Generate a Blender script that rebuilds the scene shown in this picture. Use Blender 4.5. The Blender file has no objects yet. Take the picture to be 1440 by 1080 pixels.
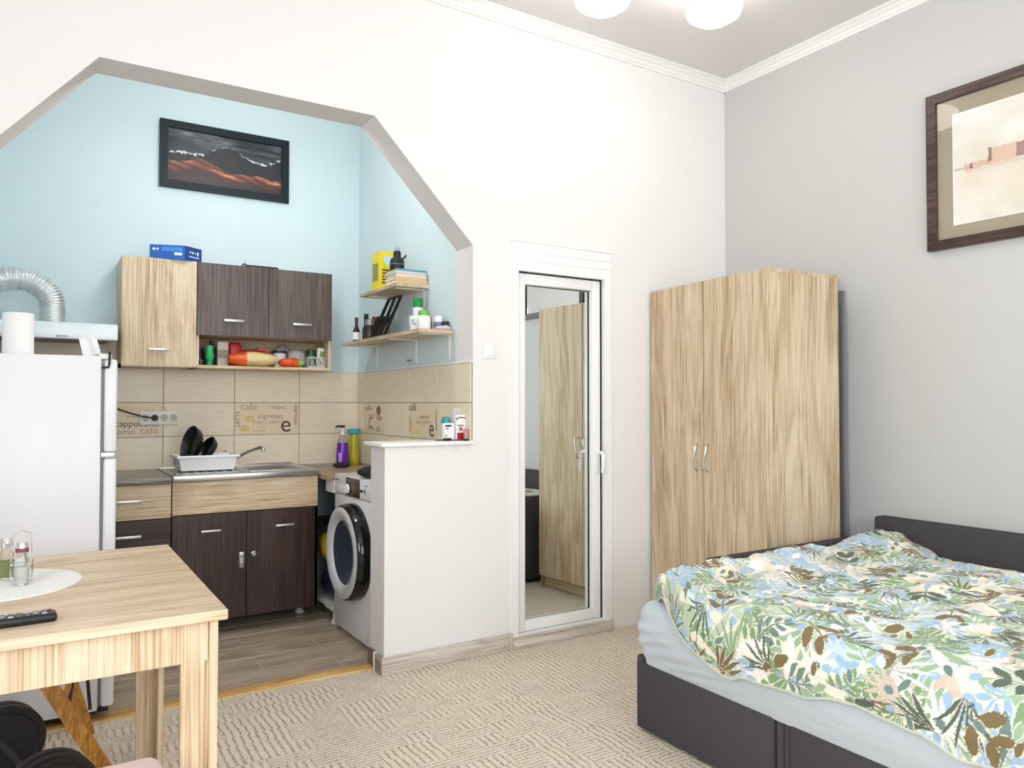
import bpy, bmesh, math, random
import numpy as np
from mathutils import Vector, Matrix
D = bpy.data
S = bpy.context.scene
C = S.collection
PI = math.pi

# ------------------------------------------------------------------ camera
cam_d = D.cameras.new('camera'); cam = D.objects.new('camera', cam_d); C.objects.link(cam)
F_PX = 1065.35
cam_d.sensor_width = 36.0; cam_d.lens = 36.0 * F_PX / 1440.0; cam_d.shift_y = 3.03 / 1440.0
YAW, PIT, ROL = math.radians(32.075), math.radians(1.318), math.radians(0.0268)
fw = Vector((math.sin(YAW) * math.cos(PIT), math.cos(YAW) * math.cos(PIT), math.sin(PIT)))
rt = Vector((math.cos(YAW), -math.sin(YAW), 0)); up = rt.cross(fw)
r2 = rt * math.cos(ROL) + up * math.sin(ROL); u2 = up * math.cos(ROL) - rt * math.sin(ROL)
cam.matrix_world = Matrix(((r2.x, u2.x, -fw.x, -1.3644), (r2.y, u2.y, -fw.y, -3.284), (r2.z, u2.z, -fw.z, 1.2452), (0, 0, 0, 1)))
cam_d.clip_start = 0.02
S.camera = cam

# ------------------------------------------------------------------ view, world, big lights
S.view_settings.view_transform = 'Standard'; S.view_settings.look = 'None'
S.view_settings.gamma = 1.0; S.view_settings.use_curve_mapping = False
S.view_settings.exposure = 0.17
W = D.worlds.new('world'); S.world = W; W.use_nodes = True
bg = W.node_tree.nodes['Background']; bg.inputs[0].default_value = (0.86, 0.93, 1.0, 1); bg.inputs[1].default_value = 1.2

def area(name, loc, rot, sx, sy, power, col):
    l = D.lights.new(name, 'AREA'); l.shape = 'RECTANGLE'; l.size = sx; l.size_y = sy; l.energy = power; l.color = col
    o = D.objects.new(name, l); C.objects.link(o); o.location = loc; o.rotation_euler = rot
    return o
REAR = -5.2; LEFT = -2.6; XR = 2.266; HC = 3.25
# daylight entering by the two windows of the rear wall; the left light is an added fill
area('daylight_rear', (-1.25, REAR - 0.02, 1.75), (PI / 2, 0, 0), 1.3, 1.7, 34, (0.92, 0.965, 1.0))
area('daylight_rear', (0.75, REAR - 0.02, 1.75), (PI / 2, 0, 0), 1.3, 1.7, 34, (0.92, 0.965, 1.0))
area('fill_left', (LEFT - 0.02, -3.3, 1.75), (PI / 2, 0, -PI / 2), 1.3, 1.7, 82, (0.92, 0.965, 1.0))

# ------------------------------------------------------------------ helpers
def lin(c):
    c = c / 255.0
    return c / 12.92 if c <= 0.04045 else ((c + 0.055) / 1.055) ** 2.4
def rgb(r, g, b): return (lin(r), lin(g), lin(b), 1.0)

MAT = {}
def mat(name, col, rough=0.5, metal=0.0, **kw):
    if name in MAT: return MAT[name]
    m = D.materials.new(name); m.use_nodes = True; MAT[name] = m
    b = m.node_tree.nodes['Principled BSDF']
    b.inputs['Base Color'].default_value = rgb(*col); b.inputs['Roughness'].default_value = rough; b.inputs['Metallic'].default_value = metal
    for k, v in kw.items():
        if k == 'emit':
            b.inputs['Emission Color'].default_value = rgb(*v[0]); b.inputs['Emission Strength'].default_value = v[1]
        elif k == 'trans': b.inputs['Transmission Weight'].default_value = v
        elif k == 'ior': b.inputs['IOR'].default_value = v
        elif k == 'spec': b.inputs['Specular IOR Level'].default_value = v
        elif k == 'coat': b.inputs['Coat Weight'].default_value = v
        elif k == 'sheen': b.inputs['Sheen Weight'].default_value = v
        elif k == 'alpha': b.inputs['Alpha'].default_value = v
    # every plain material gets a faint procedural tone variation so nothing is dead flat
    if not kw.get('emit') and not kw.get('trans') and name not in ('mirror',):
        nt = m.node_tree
        tc = nt.nodes.new('ShaderNodeTexCoord'); n = nt.nodes.new('ShaderNodeTexNoise'); n.inputs['Scale'].default_value = kw.get('nscale', 9.0)
        n.inputs['Detail'].default_value = 3
        mp = nt.nodes.new('ShaderNodeMapRange'); a = kw.get('nvar', 0.04)
        mp.inputs['To Min'].default_value = 1 - a; mp.inputs['To Max'].default_value = 1 + a
        hs = nt.nodes.new('ShaderNodeHueSaturation'); hs.inputs['Color'].default_value = rgb(*col)
        L = nt.links
        L.new(tc.outputs['Object'], n.inputs['Vector']); L.new(n.outputs['Fac'], mp.inputs['Value'])
        L.new(mp.outputs[0], hs.inputs['Value']); L.new(hs.outputs[0], b.inputs['Base Color'])
        bs = kw.get('bump', 0)
        if bs:
            n2 = nt.nodes.new('ShaderNodeTexNoise'); n2.inputs['Scale'].default_value = kw.get('bscale', 60); n2.inputs['Detail'].default_value = 4
            bp = nt.nodes.new('ShaderNodeBump'); bp.inputs['Strength'].default_value = bs; bp.inputs['Distance'].default_value = 0.004
            L.new(tc.outputs['Object'], n2.inputs['Vector']); L.new(n2.outputs['Fac'], bp.inputs['Height']); L.new(bp.outputs[0], b.inputs['Normal'])
    return m

def ramp(nt, stops):
    r = nt.nodes.new('ShaderNodeValToRGB'); e = r.color_ramp.elements
    while len(e) > 1: e.remove(e[-1])
    e[0].position = stops[0][0]; e[0].color = rgb(*stops[0][1])
    for p, c in stops[1:]:
        x = e.new(p); x.color = rgb(*c)
    return r

def wood(name, axis, light, mid, dark, rough=0.45, scale=1.0, figure=0.55, spec=0.5):
    """board with grain running along `axis` (0 x, 1 y, 2 z)"""
    if name in MAT: return MAT[name]
    m = D.materials.new(name); m.use_nodes = True; MAT[name] = m; nt = m.node_tree; L = nt.links
    b = nt.nodes['Principled BSDF']; b.inputs['Roughness'].default_value = rough; b.inputs['Specular IOR Level'].default_value = spec
    tc = nt.nodes.new('ShaderNodeTexCoord')
    def mapped(along, across):
        mp = nt.nodes.new('ShaderNodeMapping'); s = [across * scale] * 3; s[axis] = along * scale
        mp.inputs['Scale'].default_value = s; L.new(tc.outputs['Object'], mp.inputs['Vector']); return mp
    m1 = mapped(0.8, 6.0); n1 = nt.nodes.new('ShaderNodeTexNoise'); n1.inputs['Scale'].default_value = 1.0
    n1.inputs['Detail'].default_value = 4; n1.inputs['Distortion'].default_value = 0.9; L.new(m1.outputs[0], n1.inputs['Vector'])
    wv = nt.nodes.new('ShaderNodeMath'); wv.operation = 'MULTIPLY'; wv.inputs[1].default_value = 38.0; L.new(n1.outputs['Fac'], wv.inputs[0])
    sn = nt.nodes.new('ShaderNodeMath'); sn.operation = 'SINE'; L.new(wv.outputs[0], sn.inputs[0])
    m2 = mapped(3.0, 210.0); n2 = nt.nodes.new('ShaderNodeTexNoise'); n2.inputs['Scale'].default_value = 1.0; n2.inputs['Detail'].default_value = 3
    L.new(m2.outputs[0], n2.inputs['Vector'])
    m3 = mapped(0.35, 9.0); n3 = nt.nodes.new('ShaderNodeTexNoise'); n3.inputs['Scale'].default_value = 1.0; n3.inputs['Detail'].default_value = 2
    L.new(m3.outputs[0], n3.inputs['Vector'])
    # short saw marks across the grain
    m5 = mapped(2.6, 14.0); n5 = nt.nodes.new('ShaderNodeTexNoise'); n5.inputs['Scale'].default_value = 1.0; n5.inputs['Detail'].default_value = 0
    L.new(m5.outputs[0], n5.inputs['Vector'])
    pm = nt.nodes.new('ShaderNodeMapRange'); pm.inputs['From Min'].default_value = .56; pm.inputs['From Max'].default_value = .70; L.new(n5.outputs['Fac'], pm.inputs['Value'])
    m4 = mapped(120.0, 12.0); n4 = nt.nodes.new('ShaderNodeTexNoise'); n4.inputs['Scale'].default_value = 1.0; n4.inputs['Detail'].default_value = 1
    L.new(m4.outputs[0], n4.inputs['Vector'])
    def mul(a, k):
        x = nt.nodes.new('ShaderNodeMath'); x.operation = 'MULTIPLY'; x.inputs[1].default_value = k; L.new(a, x.inputs[0]); return x.outputs[0]
    def add(a, c):
        x = nt.nodes.new('ShaderNodeMath'); x.operation = 'ADD'; L.new(a, x.inputs[0]); L.new(c, x.inputs[1]); return x.outputs[0]
    n4m = nt.nodes.new('ShaderNodeMath'); n4m.operation = 'MULTIPLY'; L.new(n4.outputs['Fac'], n4m.inputs[0]); L.new(pm.outputs[0], n4m.inputs[1])
    t = add(add(mul(sn.outputs[0], 0.10 * figure), mul(n2.outputs['Fac'], 0.72)), add(mul(n3.outputs['Fac'], 0.26), mul(n4m.outputs[0], 0.10)))
    r = ramp(nt, [(0.36, dark), (0.49, mid), (0.61, light)])
    L.new(t, r.inputs[0]); L.new(r.outputs[0], b.inputs['Base Color'])
    bp = nt.nodes.new('ShaderNodeBump'); bp.inputs['Strength'].default_value = 0.08; bp.inputs['Distance'].default_value = 0.002
    L.new(n2.outputs['Fac'], bp.inputs['Height']); L.new(bp.outputs[0], b.inputs['Normal'])
    return m

OAK = ((226, 207, 178), (208, 184, 150), (168, 139, 105))
def oak(axis): return wood('sonoma_oak_%d' % axis, axis, *OAK, figure=0.42)
def oakt(axis): return wood('table_oak_%d' % axis, axis, (232, 212, 184), (216, 190, 158), (186, 155, 120), scale=0.9, figure=0.45)
WENGE = ((74, 52, 48), (52, 35, 33), (34, 22, 21))
def wenge(axis): return wood('wenge_%d' % axis, axis, *WENGE, rough=0.32, figure=0.25)

class MB:
    def __init__(s): s.v = []; s.f = []; s.sm = []
    def add(s, vs, fs, smooth=False):
        o = len(s.v); s.v += [tuple(p) for p in vs]; s.f += [tuple(i + o for i in f) for f in fs]; s.sm += [smooth] * len(fs); return s
    def box(s, x0, x1, y0, y1, z0, z1):
        v = [(x0, y0, z0), (x1, y0, z0), (x1, y1, z0), (x0, y1, z0), (x0, y0, z1), (x1, y0, z1), (x1, y1, z1), (x0, y1, z1)]
        return s.add(v, [(0, 3, 2, 1), (4, 5, 6, 7), (0, 1, 5, 4), (1, 2, 6, 5), (2, 3, 7, 6), (3, 0, 4, 7)])
    def rbox(s, x0, x1, y0, y1, z0, z1, r=0.004, seg=2):
        bm = bmesh.new(); bmesh.ops.create_cube(bm, size=1)
        for v in bm.verts: v.co = Vector((x0 + (v.co.x + .5) * (x1 - x0), y0 + (v.co.y + .5) * (y1 - y0), z0 + (v.co.z + .5) * (z1 - z0)))
        r = min(r, 0.49 * min(abs(x1 - x0), abs(y1 - y0), abs(z1 - z0)))
        bmesh.ops.bevel(bm, geom=bm.edges[:], offset=r, segments=seg, profile=0.5, affect='EDGES')
        bmesh.ops.recalc_face_normals(bm, faces=bm.faces[:])
        bm.verts.index_update()
        s.add([v.co[:] for v in bm.verts], [[v.index for v in f.verts] for f in bm.faces], True); bm.free(); return s
    def tube(s, pts, r, n=10, cap=True, close=False):
        P = [Vector(p) for p in pts]; R = r if isinstance(r, (list, tuple)) else [r] * len(P)
        m = len(P); T = []
        for i in range(m):
            a = P[(i - 1) % m] if (close or i > 0) else P[0]; b = P[(i + 1) % m] if (close or i < m - 1) else P[-1]
            T.append((b - a).normalized())
        ref = Vector((0, 0, 1)) if abs(T[0].z) < .9 else Vector((1, 0, 0)); N = (ref - T[0] * ref.dot(T[0])).normalized()
        vs = []
        for i in range(m):
            N = (N - T[i] * N.dot(T[i])).normalized(); Bn = T[i].cross(N)
            for k in range(n):
                a = 2 * PI * k / n; vs.append(P[i] + (N * math.cos(a) + Bn * math.sin(a)) * R[i])
        fs = []
        for i in range(m if close else m - 1):
            j = (i + 1) % m
            for k in range(n): fs.append((i * n + k, i * n + (k + 1) % n, j * n + (k + 1) % n, j * n + k))
        s.add(vs, fs, True)
        if cap and not close:
            o = len(s.v) - m * n
            s.f.append(tuple(o + k for k in range(n))[::-1]); s.f.append(tuple(o + (m - 1) * n + k for k in range(n))); s.sm += [False, False]
        return s
    def lathe(s, prof, c=(0, 0, 0), axis=2, n=20, sgn=1, cap=True):
        """prof: (radius, height) pairs; axis the height runs along"""
        vs = []; fs = []; m = len(prof)
        for r, h in prof:
            for k in range(n):
                a = 2 * PI * k / n; p = [0, 0, 0]; p[axis] = h * sgn; p[(axis + 1) % 3] = r * math.cos(a); p[(axis + 2) % 3] = r * math.sin(a)
                vs.append((p[0] + c[0], p[1] + c[1], p[2] + c[2]))
        for i in range(m - 1):
            for k in range(n):
                f = (i * n + k, i * n + (k + 1) % n, (i + 1) * n + (k + 1) % n, (i + 1) * n + k); fs.append(f if sgn > 0 else f[::-1])
        s.add(vs, fs, True); o = len(s.v) - m * n
        if cap and prof[0][0] > 1e-4: s.f.append(tuple(o + k for k in range(n))[::sgn * -1]); s.sm.append(False)
        if cap and prof[-1][0] > 1e-4: s.f.append(tuple(o + (m - 1) * n + k for k in range(n))[::sgn]); s.sm.append(False)
        return s
    def prism(s, poly, axis, a, b):
        """poly: 2-D outline in the two other axes (in order), extruded along axis from a to b"""
        n = len(poly); vs = []
        for h in (a, b):
            for p in poly:
                q = [0, 0, 0]; q[axis] = h; o = [i for i in range(3) if i != axis]; q[o[0]], q[o[1]] = p; vs.append(q)
        fs = [tuple(range(n)), tuple(range(n, 2 * n))[::-1]] + [(i, i + n, (i + 1) % n + n, (i + 1) % n) for i in range(n)]
        return s.add(vs, fs)
    def beam(s, p, q, w, h, upv=(0, 0, 1)):
        p = Vector(p); q = Vector(q); t = (q - p).normalized(); a = Vector(upv).cross(t).normalized() * w / 2; b = t.cross(a).normalized() * h / 2
        v = [p - a - b, p + a - b, p + a + b, p - a + b, q - a - b, q + a - b, q + a + b, q - a + b]
        return s.add(v, [(0, 3, 2, 1), (4, 5, 6, 7), (0, 1, 5, 4), (1, 2, 6, 5), (2, 3, 7, 6), (3, 0, 4, 7)])
    def build(s, name, m, parent=None, local=False, origin=None, angle=35, fix=True):
        """vertices are in world space; the origin goes to the parent's place or the base of the shape"""
        me = D.meshes.new(name)
        V = np.array(s.v, float)
        if parent is not None: off = np.zeros(3) if local else np.array(wloc(parent))
        elif origin is not None: off = np.array(origin)
        else: off = np.array([(V[:, 0].min() + V[:, 0].max()) / 2, (V[:, 1].min() + V[:, 1].max()) / 2, V[:, 2].min()])
        me.from_pydata((V - off).tolist(), [], s.f); me.update()
        me.polygons.foreach_set('use_smooth', s.sm)
        if fix:
            bm = bmesh.new(); bm.from_mesh(me); bmesh.ops.recalc_face_normals(bm, faces=bm.faces[:]); bm.to_mesh(me); bm.free()
        if any(s.sm): me.set_sharp_from_angle(angle=math.radians(angle))
        for x in (m if isinstance(m, (list, tuple)) else [m]): me.materials.append(x)
        o = D.objects.new(name, me); C.objects.link(o)
        if parent is not None: o.parent = parent
        else: o.location = off
        return o
def wloc(o):
    v = Vector((0, 0, 0))
    while o is not None: v += o.location; o = o.parent
    return v
def tag(o, label, cat, group=None):
    o['label'] = label; o['category'] = cat
    if group: o['group'] = group
    return o
def thing(name, label, cat, loc, rz=0.0, group=None):
    o = D.objects.new(name, None); C.objects.link(o); o.location = loc; o.rotation_euler = (0, 0, rz); o.empty_display_size = .1
    return tag(o, label, cat, group)
def struct(o): o['kind'] = 'structure'; return o
def empty_struct(name, loc=(0, 0, 0)):
    o = D.objects.new(name, None); C.objects.link(o); o.location = loc; o['kind'] = 'structure'; return o
def plabel(o, l): o['label'] = l; return o

def text(name, s, size, loc, rot, m, parent, depth=0.0004, align='LEFT', sx=1.0):
    cu = D.curves.new(name, 'FONT'); cu.body = s; cu.size = size; cu.extrude = depth; cu.align_x = align; cu.resolution_u = 3
    t = D.objects.new(name, cu); C.objects.link(t)
    dg = bpy.context.evaluated_depsgraph_get(); me = D.meshes.new_from_object(t.evaluated_get(dg)); me.name = name
    D.objects.remove(t); D.curves.remove(cu)
    M = Matrix.Translation(Vector(loc) - wloc(parent)) @ rot.to_4x4() @ Matrix.Diagonal((sx, 1, 1, 1)); me.transform(M)
    me.materials.clear(); me.materials.append(m)
    o = D.objects.new(name, me); C.objects.link(o); o.parent = parent; return o
ROT_BACK = Matrix(((1, 0, 0), (0, 0, -1), (0, 1, 0)))            # text facing -Y, reading +X
ROT_SIDE = Matrix(((0, 0, -1), (-1, 0, 0), (0, 1, 0)))           # text facing -X, reading -Y

def vnoise(U, V, seed, n=64):
    r = np.random.RandomState(seed).rand(n, n); iu = np.floor(U).astype(int); iv = np.floor(V).astype(int); fu = U - iu; fv = V - iv
    fu = fu * fu * (3 - 2 * fu); fv = fv * fv * (3 - 2 * fv); a = iu % n; b = iv % n; c = (iu + 1) % n; d = (iv + 1) % n
    return (r[a, b] * (1 - fu) + r[c, b] * fu) * (1 - fv) + (r[a, d] * (1 - fu) + r[c, d] * fu) * fv
def fbm(U, V, seed, o=4):
    t = 0; a = 0.5
    for i in range(o): t = t + a * vnoise(U * 2 ** i, V * 2 ** i, seed + i); a *= .5
    return t
def attr_mat(name, rough=0.8, bump=0.0, bscale=400, sheen=0.0):
    if name in MAT: return MAT[name]
    m = D.materials.new(name); m.use_nodes = True; MAT[name] = m; nt = m.node_tree
    a = nt.nodes.new('ShaderNodeVertexColor'); a.layer_name = 'print'; b = nt.nodes['Principled BSDF']; b.inputs['Roughness'].default_value = rough
    b.inputs['Sheen Weight'].default_value = sheen
    nt.links.new(a.outputs[0], b.inputs['Base Color'])
    if bump:
        n = nt.nodes.new('ShaderNodeTexNoise'); n.inputs['Scale'].default_value = bscale; bp = nt.nodes.new('ShaderNodeBump'); bp.inputs['Strength'].default_value = bump; bp.inputs['Distance'].default_value = 0.002
        nt.links.new(n.outputs['Fac'], bp.inputs['Height']); nt.links.new(bp.outputs[0], b.inputs['Normal'])
    return m
def lin_arr(a):
    a = np.clip(np.asarray(a, float) / 255.0, 0, 1)
    return np.where(a <= 0.04045, a / 12.92, ((a + 0.055) / 1.055) ** 2.4)
def grid_mesh(name, P, m, parent=None, col=None, smooth=True, origin=(0, 0, 0)):
    """P: (ny,nx,3) world points; col: (ny,nx,3) sRGB print"""
    ny, nx = P.shape[:2]; off = np.array(wloc(parent)) if parent is not None else np.array(origin)
    me = D.meshes.new(name); idx = np.arange(ny * nx).reshape(ny, nx)
    q = np.stack([idx[:-1, :-1], idx[:-1, 1:], idx[1:, 1:], idx[1:, :-1]], -1).reshape(-1, 4)
    me.vertices.add(ny * nx); me.vertices.foreach_set('co', (P.reshape(-1, 3) - off).astype(np.float32).ravel())
    me.loops.add(q.size); me.loops.foreach_set('vertex_index', q.ravel().astype(np.int32))
    me.polygons.add(len(q)); me.polygons.foreach_set('loop_start', np.arange(0, q.size, 4, dtype=np.int32))
    me.update(calc_edges=True); me.validate()
    me.polygons.foreach_set('use_smooth', [smooth] * len(me.polygons))
    if col is not None:
        ca = me.color_attributes.new('print', 'FLOAT_COLOR', 'POINT'); c4 = np.ones((ny * nx, 4), np.float32); c4[:, :3] = lin_arr(col.reshape(-1, 3)); ca.data.foreach_set('color', c4.ravel())
    me.materials.append(m); o = D.objects.new(name, me); C.objects.link(o)
    if parent is not None: o.parent = parent
    else: o.location = off
    return o

# ------------------------------------------------------------------ materials
WHITE = mat('white_paint', (240, 238, 236), 0.85, bump=0.06, bscale=35, nvar=0.012, nscale=2)
GREY = mat('grey_paint', (205, 204, 202), 0.85, bump=0.06, bscale=35, nvar=0.015, nscale=2)
BLUE = mat('pale_blue_paint', (212, 228, 233), 0.85, bump=0.06, bscale=35, nvar=0.015, nscale=2)
CEIL = mat('ceiling_paint', (230, 226, 224), 0.9, nvar=0.01)
TRIMW = mat('white_trim', (246, 245, 242), 0.45, nvar=0.01)
PVC = mat('white_pvc', (248, 248, 247), 0.3, nvar=0.006)
APPL = mat('appliance_white', (236, 236, 239), 0.3, nvar=0.01)
PLAST = mat('white_plastic', (245, 245, 245), 0.35, nvar=0.01)
BLACK = mat('black_plastic', (18, 18, 20), 0.4)
BLACKG = mat('black_gloss', (12, 13, 16), 0.08)
STEEL = mat('brushed_steel', (190, 190, 188), 0.28, 1.0)
CHROME = mat('chrome', (225, 225, 225), 0.1, 1.0)
NICKEL = mat('satin_nickel', (205, 205, 203), 0.35, 0.85)
PAPER = mat('white_paper', (246, 245, 243), 0.9)
GROUT = mat('tile_grout', (150, 132, 112), 0.9)

# ------------------------------------------------------------------ setting: floors
def carpet_mat():
    m = D.materials.new('woven_carpet'); m.use_nodes = True; nt = m.node_tree; L = nt.links; b = nt.nodes['Principled BSDF']
    b.inputs['Roughness'].default_value = 0.95; b.inputs['Specular IOR Level'].default_value = 0.1
    tc = nt.nodes.new('ShaderNodeTexCoord'); sp = nt.nodes.new('ShaderNodeSeparateXYZ')
    wn = nt.nodes.new('ShaderNodeTexNoise'); wn.inputs['Scale'].default_value = 60; wn.inputs['Detail'].default_value = 2
    L.new(tc.outputs['Object'], wn.inputs['Vector'])
    wm = nt.nodes.new('ShaderNodeVectorMath'); wm.operation = 'MULTIPLY_ADD'; wm.inputs[1].default_value = (0.011, 0.011, 0); L.new(wn.outputs['Color'], wm.inputs[0]); L.new(tc.outputs['Object'], wm.inputs[2])
    L.new(wm.outputs[0], sp.inputs[0])
    def M(op, a, b_=None, c=None):
        x = nt.nodes.new('ShaderNodeMath'); x.operation = op
        for i, q in enumerate((a, b_, c)):
            if q is None: continue
            if isinstance(q, (int, float)): x.inputs[i].default_value = q
            else: L.new(q, x.inputs[i])
        return x.outputs[0]
    X, Y = sp.outputs[0], sp.outputs[1]
    CX, CY = 0.112, 0.080
    # every row is pushed sideways by its own amount, so the blocks do not line up
    gy = M('DIVIDE', Y, CY); fy = M('FLOOR', gy)
    rn = nt.nodes.new('ShaderNodeTexWhiteNoise'); rn.noise_dimensions = '1D'; L.new(fy, rn.inputs['W'])
    gx = M('ADD', M('DIVIDE', X, CX), M('MULTIPLY', rn.outputs['Value'], 1.0)); fx = M('FLOOR', gx)
    par = M('MODULO', M('ADD', M('ADD', fx, fy), 1000.0), 2.0)
    cv = nt.nodes.new('ShaderNodeCombineXYZ'); L.new(fx, cv.inputs[0]); L.new(fy, cv.inputs[1])
    cr = nt.nodes.new('ShaderNodeTexWhiteNoise'); cr.noise_dimensions = '2D'; L.new(cv.outputs[0], cr.inputs['Vector'])
    flip = M('GREATER_THAN', cr.outputs['Value'], 0.72)
    par = M('ABSOLUTE', M('SUBTRACT', par, flip))
    sx = M('MULTIPLY', M('FRACT', gx), 4.0); sy = M('MULTIPLY', M('FRACT', gy), 4.0)
    t = M('ADD', M('MULTIPLY', sx, par), M('MULTIPLY', sy, M('SUBTRACT', 1.0, par)))
    ft = M('FRACT', t)
    line = M('LESS_THAN', M('ABSOLUTE', M('SUBTRACT', ft, 0.5)), 0.33)          # 1 on the raised rib
    # edge of every block
    n1 = nt.nodes.new('ShaderNodeTexNoise'); n1.inputs['Scale'].default_value = 190; n1.inputs['Detail'].default_value = 1; L.new(tc.outputs['Object'], n1.inputs['Vector'])
    mp = nt.nodes.new('ShaderNodeMapping'); mp.inputs['Scale'].default_value = (160, 900, 1); L.new(tc.outputs['Object'], mp.inputs['Vector'])
    n2 = nt.nodes.new('ShaderNodeTexNoise'); n2.inputs['Scale'].default_value = 1; n2.inputs['Detail'].default_value = 1; L.new(mp.outputs[0], n2.inputs['Vector'])
    n3 = nt.nodes.new('ShaderNodeTexNoise'); n3.inputs['Scale'].default_value = 14; n3.inputs['Detail'].default_value = 2; L.new(tc.outputs['Object'], n3.inputs['Vector'])
    v = M('ADD', M('ADD', M('MULTIPLY', line, 0.22), M('MULTIPLY', n1.outputs['Fac'], 0.92)), M('ADD', M('MULTIPLY', n2.outputs['Fac'], 0.34), M('MULTIPLY', n3.outputs['Fac'], 0.16)))
    r = ramp(nt, [(0.48, (92, 75, 62)), (0.62, (166, 146, 125)), (0.75, (208, 192, 171)), (0.92, (237, 226, 210))])
    L.new(v, r.inputs[0]); L.new(r.outputs[0], b.inputs['Base Color'])
    bp = nt.nodes.new('ShaderNodeBump'); bp.inputs['Strength'].default_value = 0.55; bp.inputs['Distance'].default_value = 0.006
    L.new(v, bp.inputs['Height']); L.new(bp.outputs[0], b.inputs['Normal'])
    return m
struct(MB().box(LEFT, XR, REAR, 0.10, -0.08, 0.0).build('floor', carpet_mat()))
kf = struct(MB().box(-1.65, 0.464, 0.10, 1.58, -0.08, -0.0012).build('floor_kitchen', mat('floor_grout', (206, 196, 180), 0.9)))
PLK = wood('grey_brown_tile', 0, (208, 190, 168), (184, 165, 143), (150, 132, 113), rough=0.38, figure=0.5)
plank_meshes = {}
random.seed(4)
rows = [(0.185, 0.375), (0.375, 0.565), (0.565, 0.757), (0.757, 0.95), (0.95, 1.145), (1.145, 1.34), (1.34, 1.57)]
for i, (y0, y1) in enumerate(rows):
    x = -0.117 + 0.667 if i % 2 == 0 else -0.450 + 0.667
    cuts = [0.462]
    k = x
    while k > -1.65:
        if k < 0.46: cuts.append(k)
        k -= 0.667
    cuts.append(-1.65)
    for a, b in zip(cuts[:-1], cuts[1:]):
        g = 0.002; w = a - b - 2 * g; key = (round(w, 3), round(y1 - y0, 3))
        if key not in plank_meshes:
            o = MB().rbox(b + g, a - g, y0 + g, y1 - g, -0.012, 0.0, 0.0015, 1).build('floor_tile', PLK, parent=kf); plank_meshes[key] = (o.data, b, y0)
        else:
            me, b0, yy = plank_meshes[key]; o = D.objects.new('floor_tile', me); C.objects.link(o); o.parent = kf; o.location = (b - b0, y0 - yy, 0)
ts = struct(MB().prism([(0.095, 0.0), (0.10, 0.006), (0.125, 0.011), (0.16, 0.011), (0.185, 0.006), (0.19, 0.0)], 0, -1.65, -0.012).build('trim_1', wood('honey_strip', 0, (226, 188, 128), (208, 166, 104), (178, 134, 76), rough=0.4)))

# ------------------------------------------------------------------ setting: walls
T = 0.17
poly = [(LEFT, 0), (-1.65, 0), (-1.65, 2.03), (-1.178, 2.577), (-0.057, 2.577), (0.464, 2.032), (0.464, 1.045), (0, 1.045), (0, 0),
        (0.715, 0), (0.715, 1.955), (1.305, 1.955), (1.305, 0), (XR, 0), (XR, HC), (LEFT, HC)]
wb = MB(); wb.prism([(x, z) for x, z in poly], 1, 0.0, T)
wall_back = wb.build('wall_back', [WHITE, BLUE, mat('reveal_paint', (228, 224, 222), .85, bump=.06, bscale=35, nvar=.012, nscale=2)], origin=(0, 0, 0)); struct(wall_back)
for p in wall_back.data.polygons:
    if p.normal.y > 0.9: p.material_index = 1
    elif abs(p.normal.y) < 0.5 and p.center.x < 0.6: p.material_index = 2
struct(MB().box(XR, XR + 0.15, REAR, 0.3, 0, HC).build('wall_right', GREY))
struct(MB().box(LEFT, XR, REAR - 0.15, REAR, 0, 0.88).box(LEFT, XR, REAR - 0.15, REAR, 2.62, HC).box(LEFT, -1.92, REAR - 0.15, REAR, .88, 2.62).box(-0.58, 0.08, REAR - 0.15, REAR, .88, 2.62).box(1.42, XR, REAR - 0.15, REAR, .88, 2.62).build('wall_rear', WHITE))
struct(MB().box(LEFT - .15, LEFT, REAR, 0.3, 0, 0.88).box(LEFT - .15, LEFT, REAR, 0.3, 2.62, HC).box(LEFT - .15, LEFT, REAR, -3.97, .88, 2.62).box(LEFT - .15, LEFT, -2.63, 0.3, .88, 2.62).build('wall_left', WHITE))
struct(MB().box(LEFT - .15, XR + .15, REAR - .15, 0.3, HC, HC + 0.1).build('ceiling', CEIL))
def window(name, c, along):
    e = empty_struct(name, c)
    def bx(a0, a1, z0, z1, n, t=0.03):
        m = MB()
        if along == 'x': m.box(c[0] + a0, c[0] + a1, c[1] + 0.02, c[1] + 0.02 + t, c[2] + z0, c[2] + z1)
        else: m.box(c[0] + 0.02, c[0] + 0.02 + t, c[1] + a0, c[1] + a1, c[2] + z0, c[2] + z1)
        return m.build(n, PVC, parent=e)
    for a0, a1, z0, z1 in ((-.67, .67, 0, .07), (-.67, .67, 1.67, 1.74), (-.67, -.6, .07, 1.67), (.6, .67, .07, 1.67), (-.035, .035, .07, 1.67)): bx(a0, a1, z0, z1, 'window_frame')
    bx(-.72, .72, -.03, 0, 'window_sill', 0.12)
window('window_1', (-1.25, REAR - .03, .88), 'x'); window('window_2', (.75, REAR - .03, .88), 'x'); window('window_added', (LEFT - .03, -3.3, .88), 'y')  # left window is added and unseen, to light the right wall
# kitchen alcove
wkb = struct(MB().box(-1.80, 0.60, 1.58, 1.72, 0, HC).build('wall_kitchen_back', BLUE))
wkr = struct(MB().box(0.464, 0.60, T, 1.58, 0, HC).build('wall_kitchen_right', BLUE))
struct(MB().box(-1.80, -1.65, T, 1.58, 0, HC).build('wall_kitchen_left', BLUE))
struct(MB().box(-1.80, 0.60, T, 1.72, HC, HC + .1).build('ceiling_kitchen', CEIL))
struct(MB().rbox(-0.026, 0.464, -0.028, T + 0.035, 1.045, 1.062, 0.003).build('trim_2', TRIMW))
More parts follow.
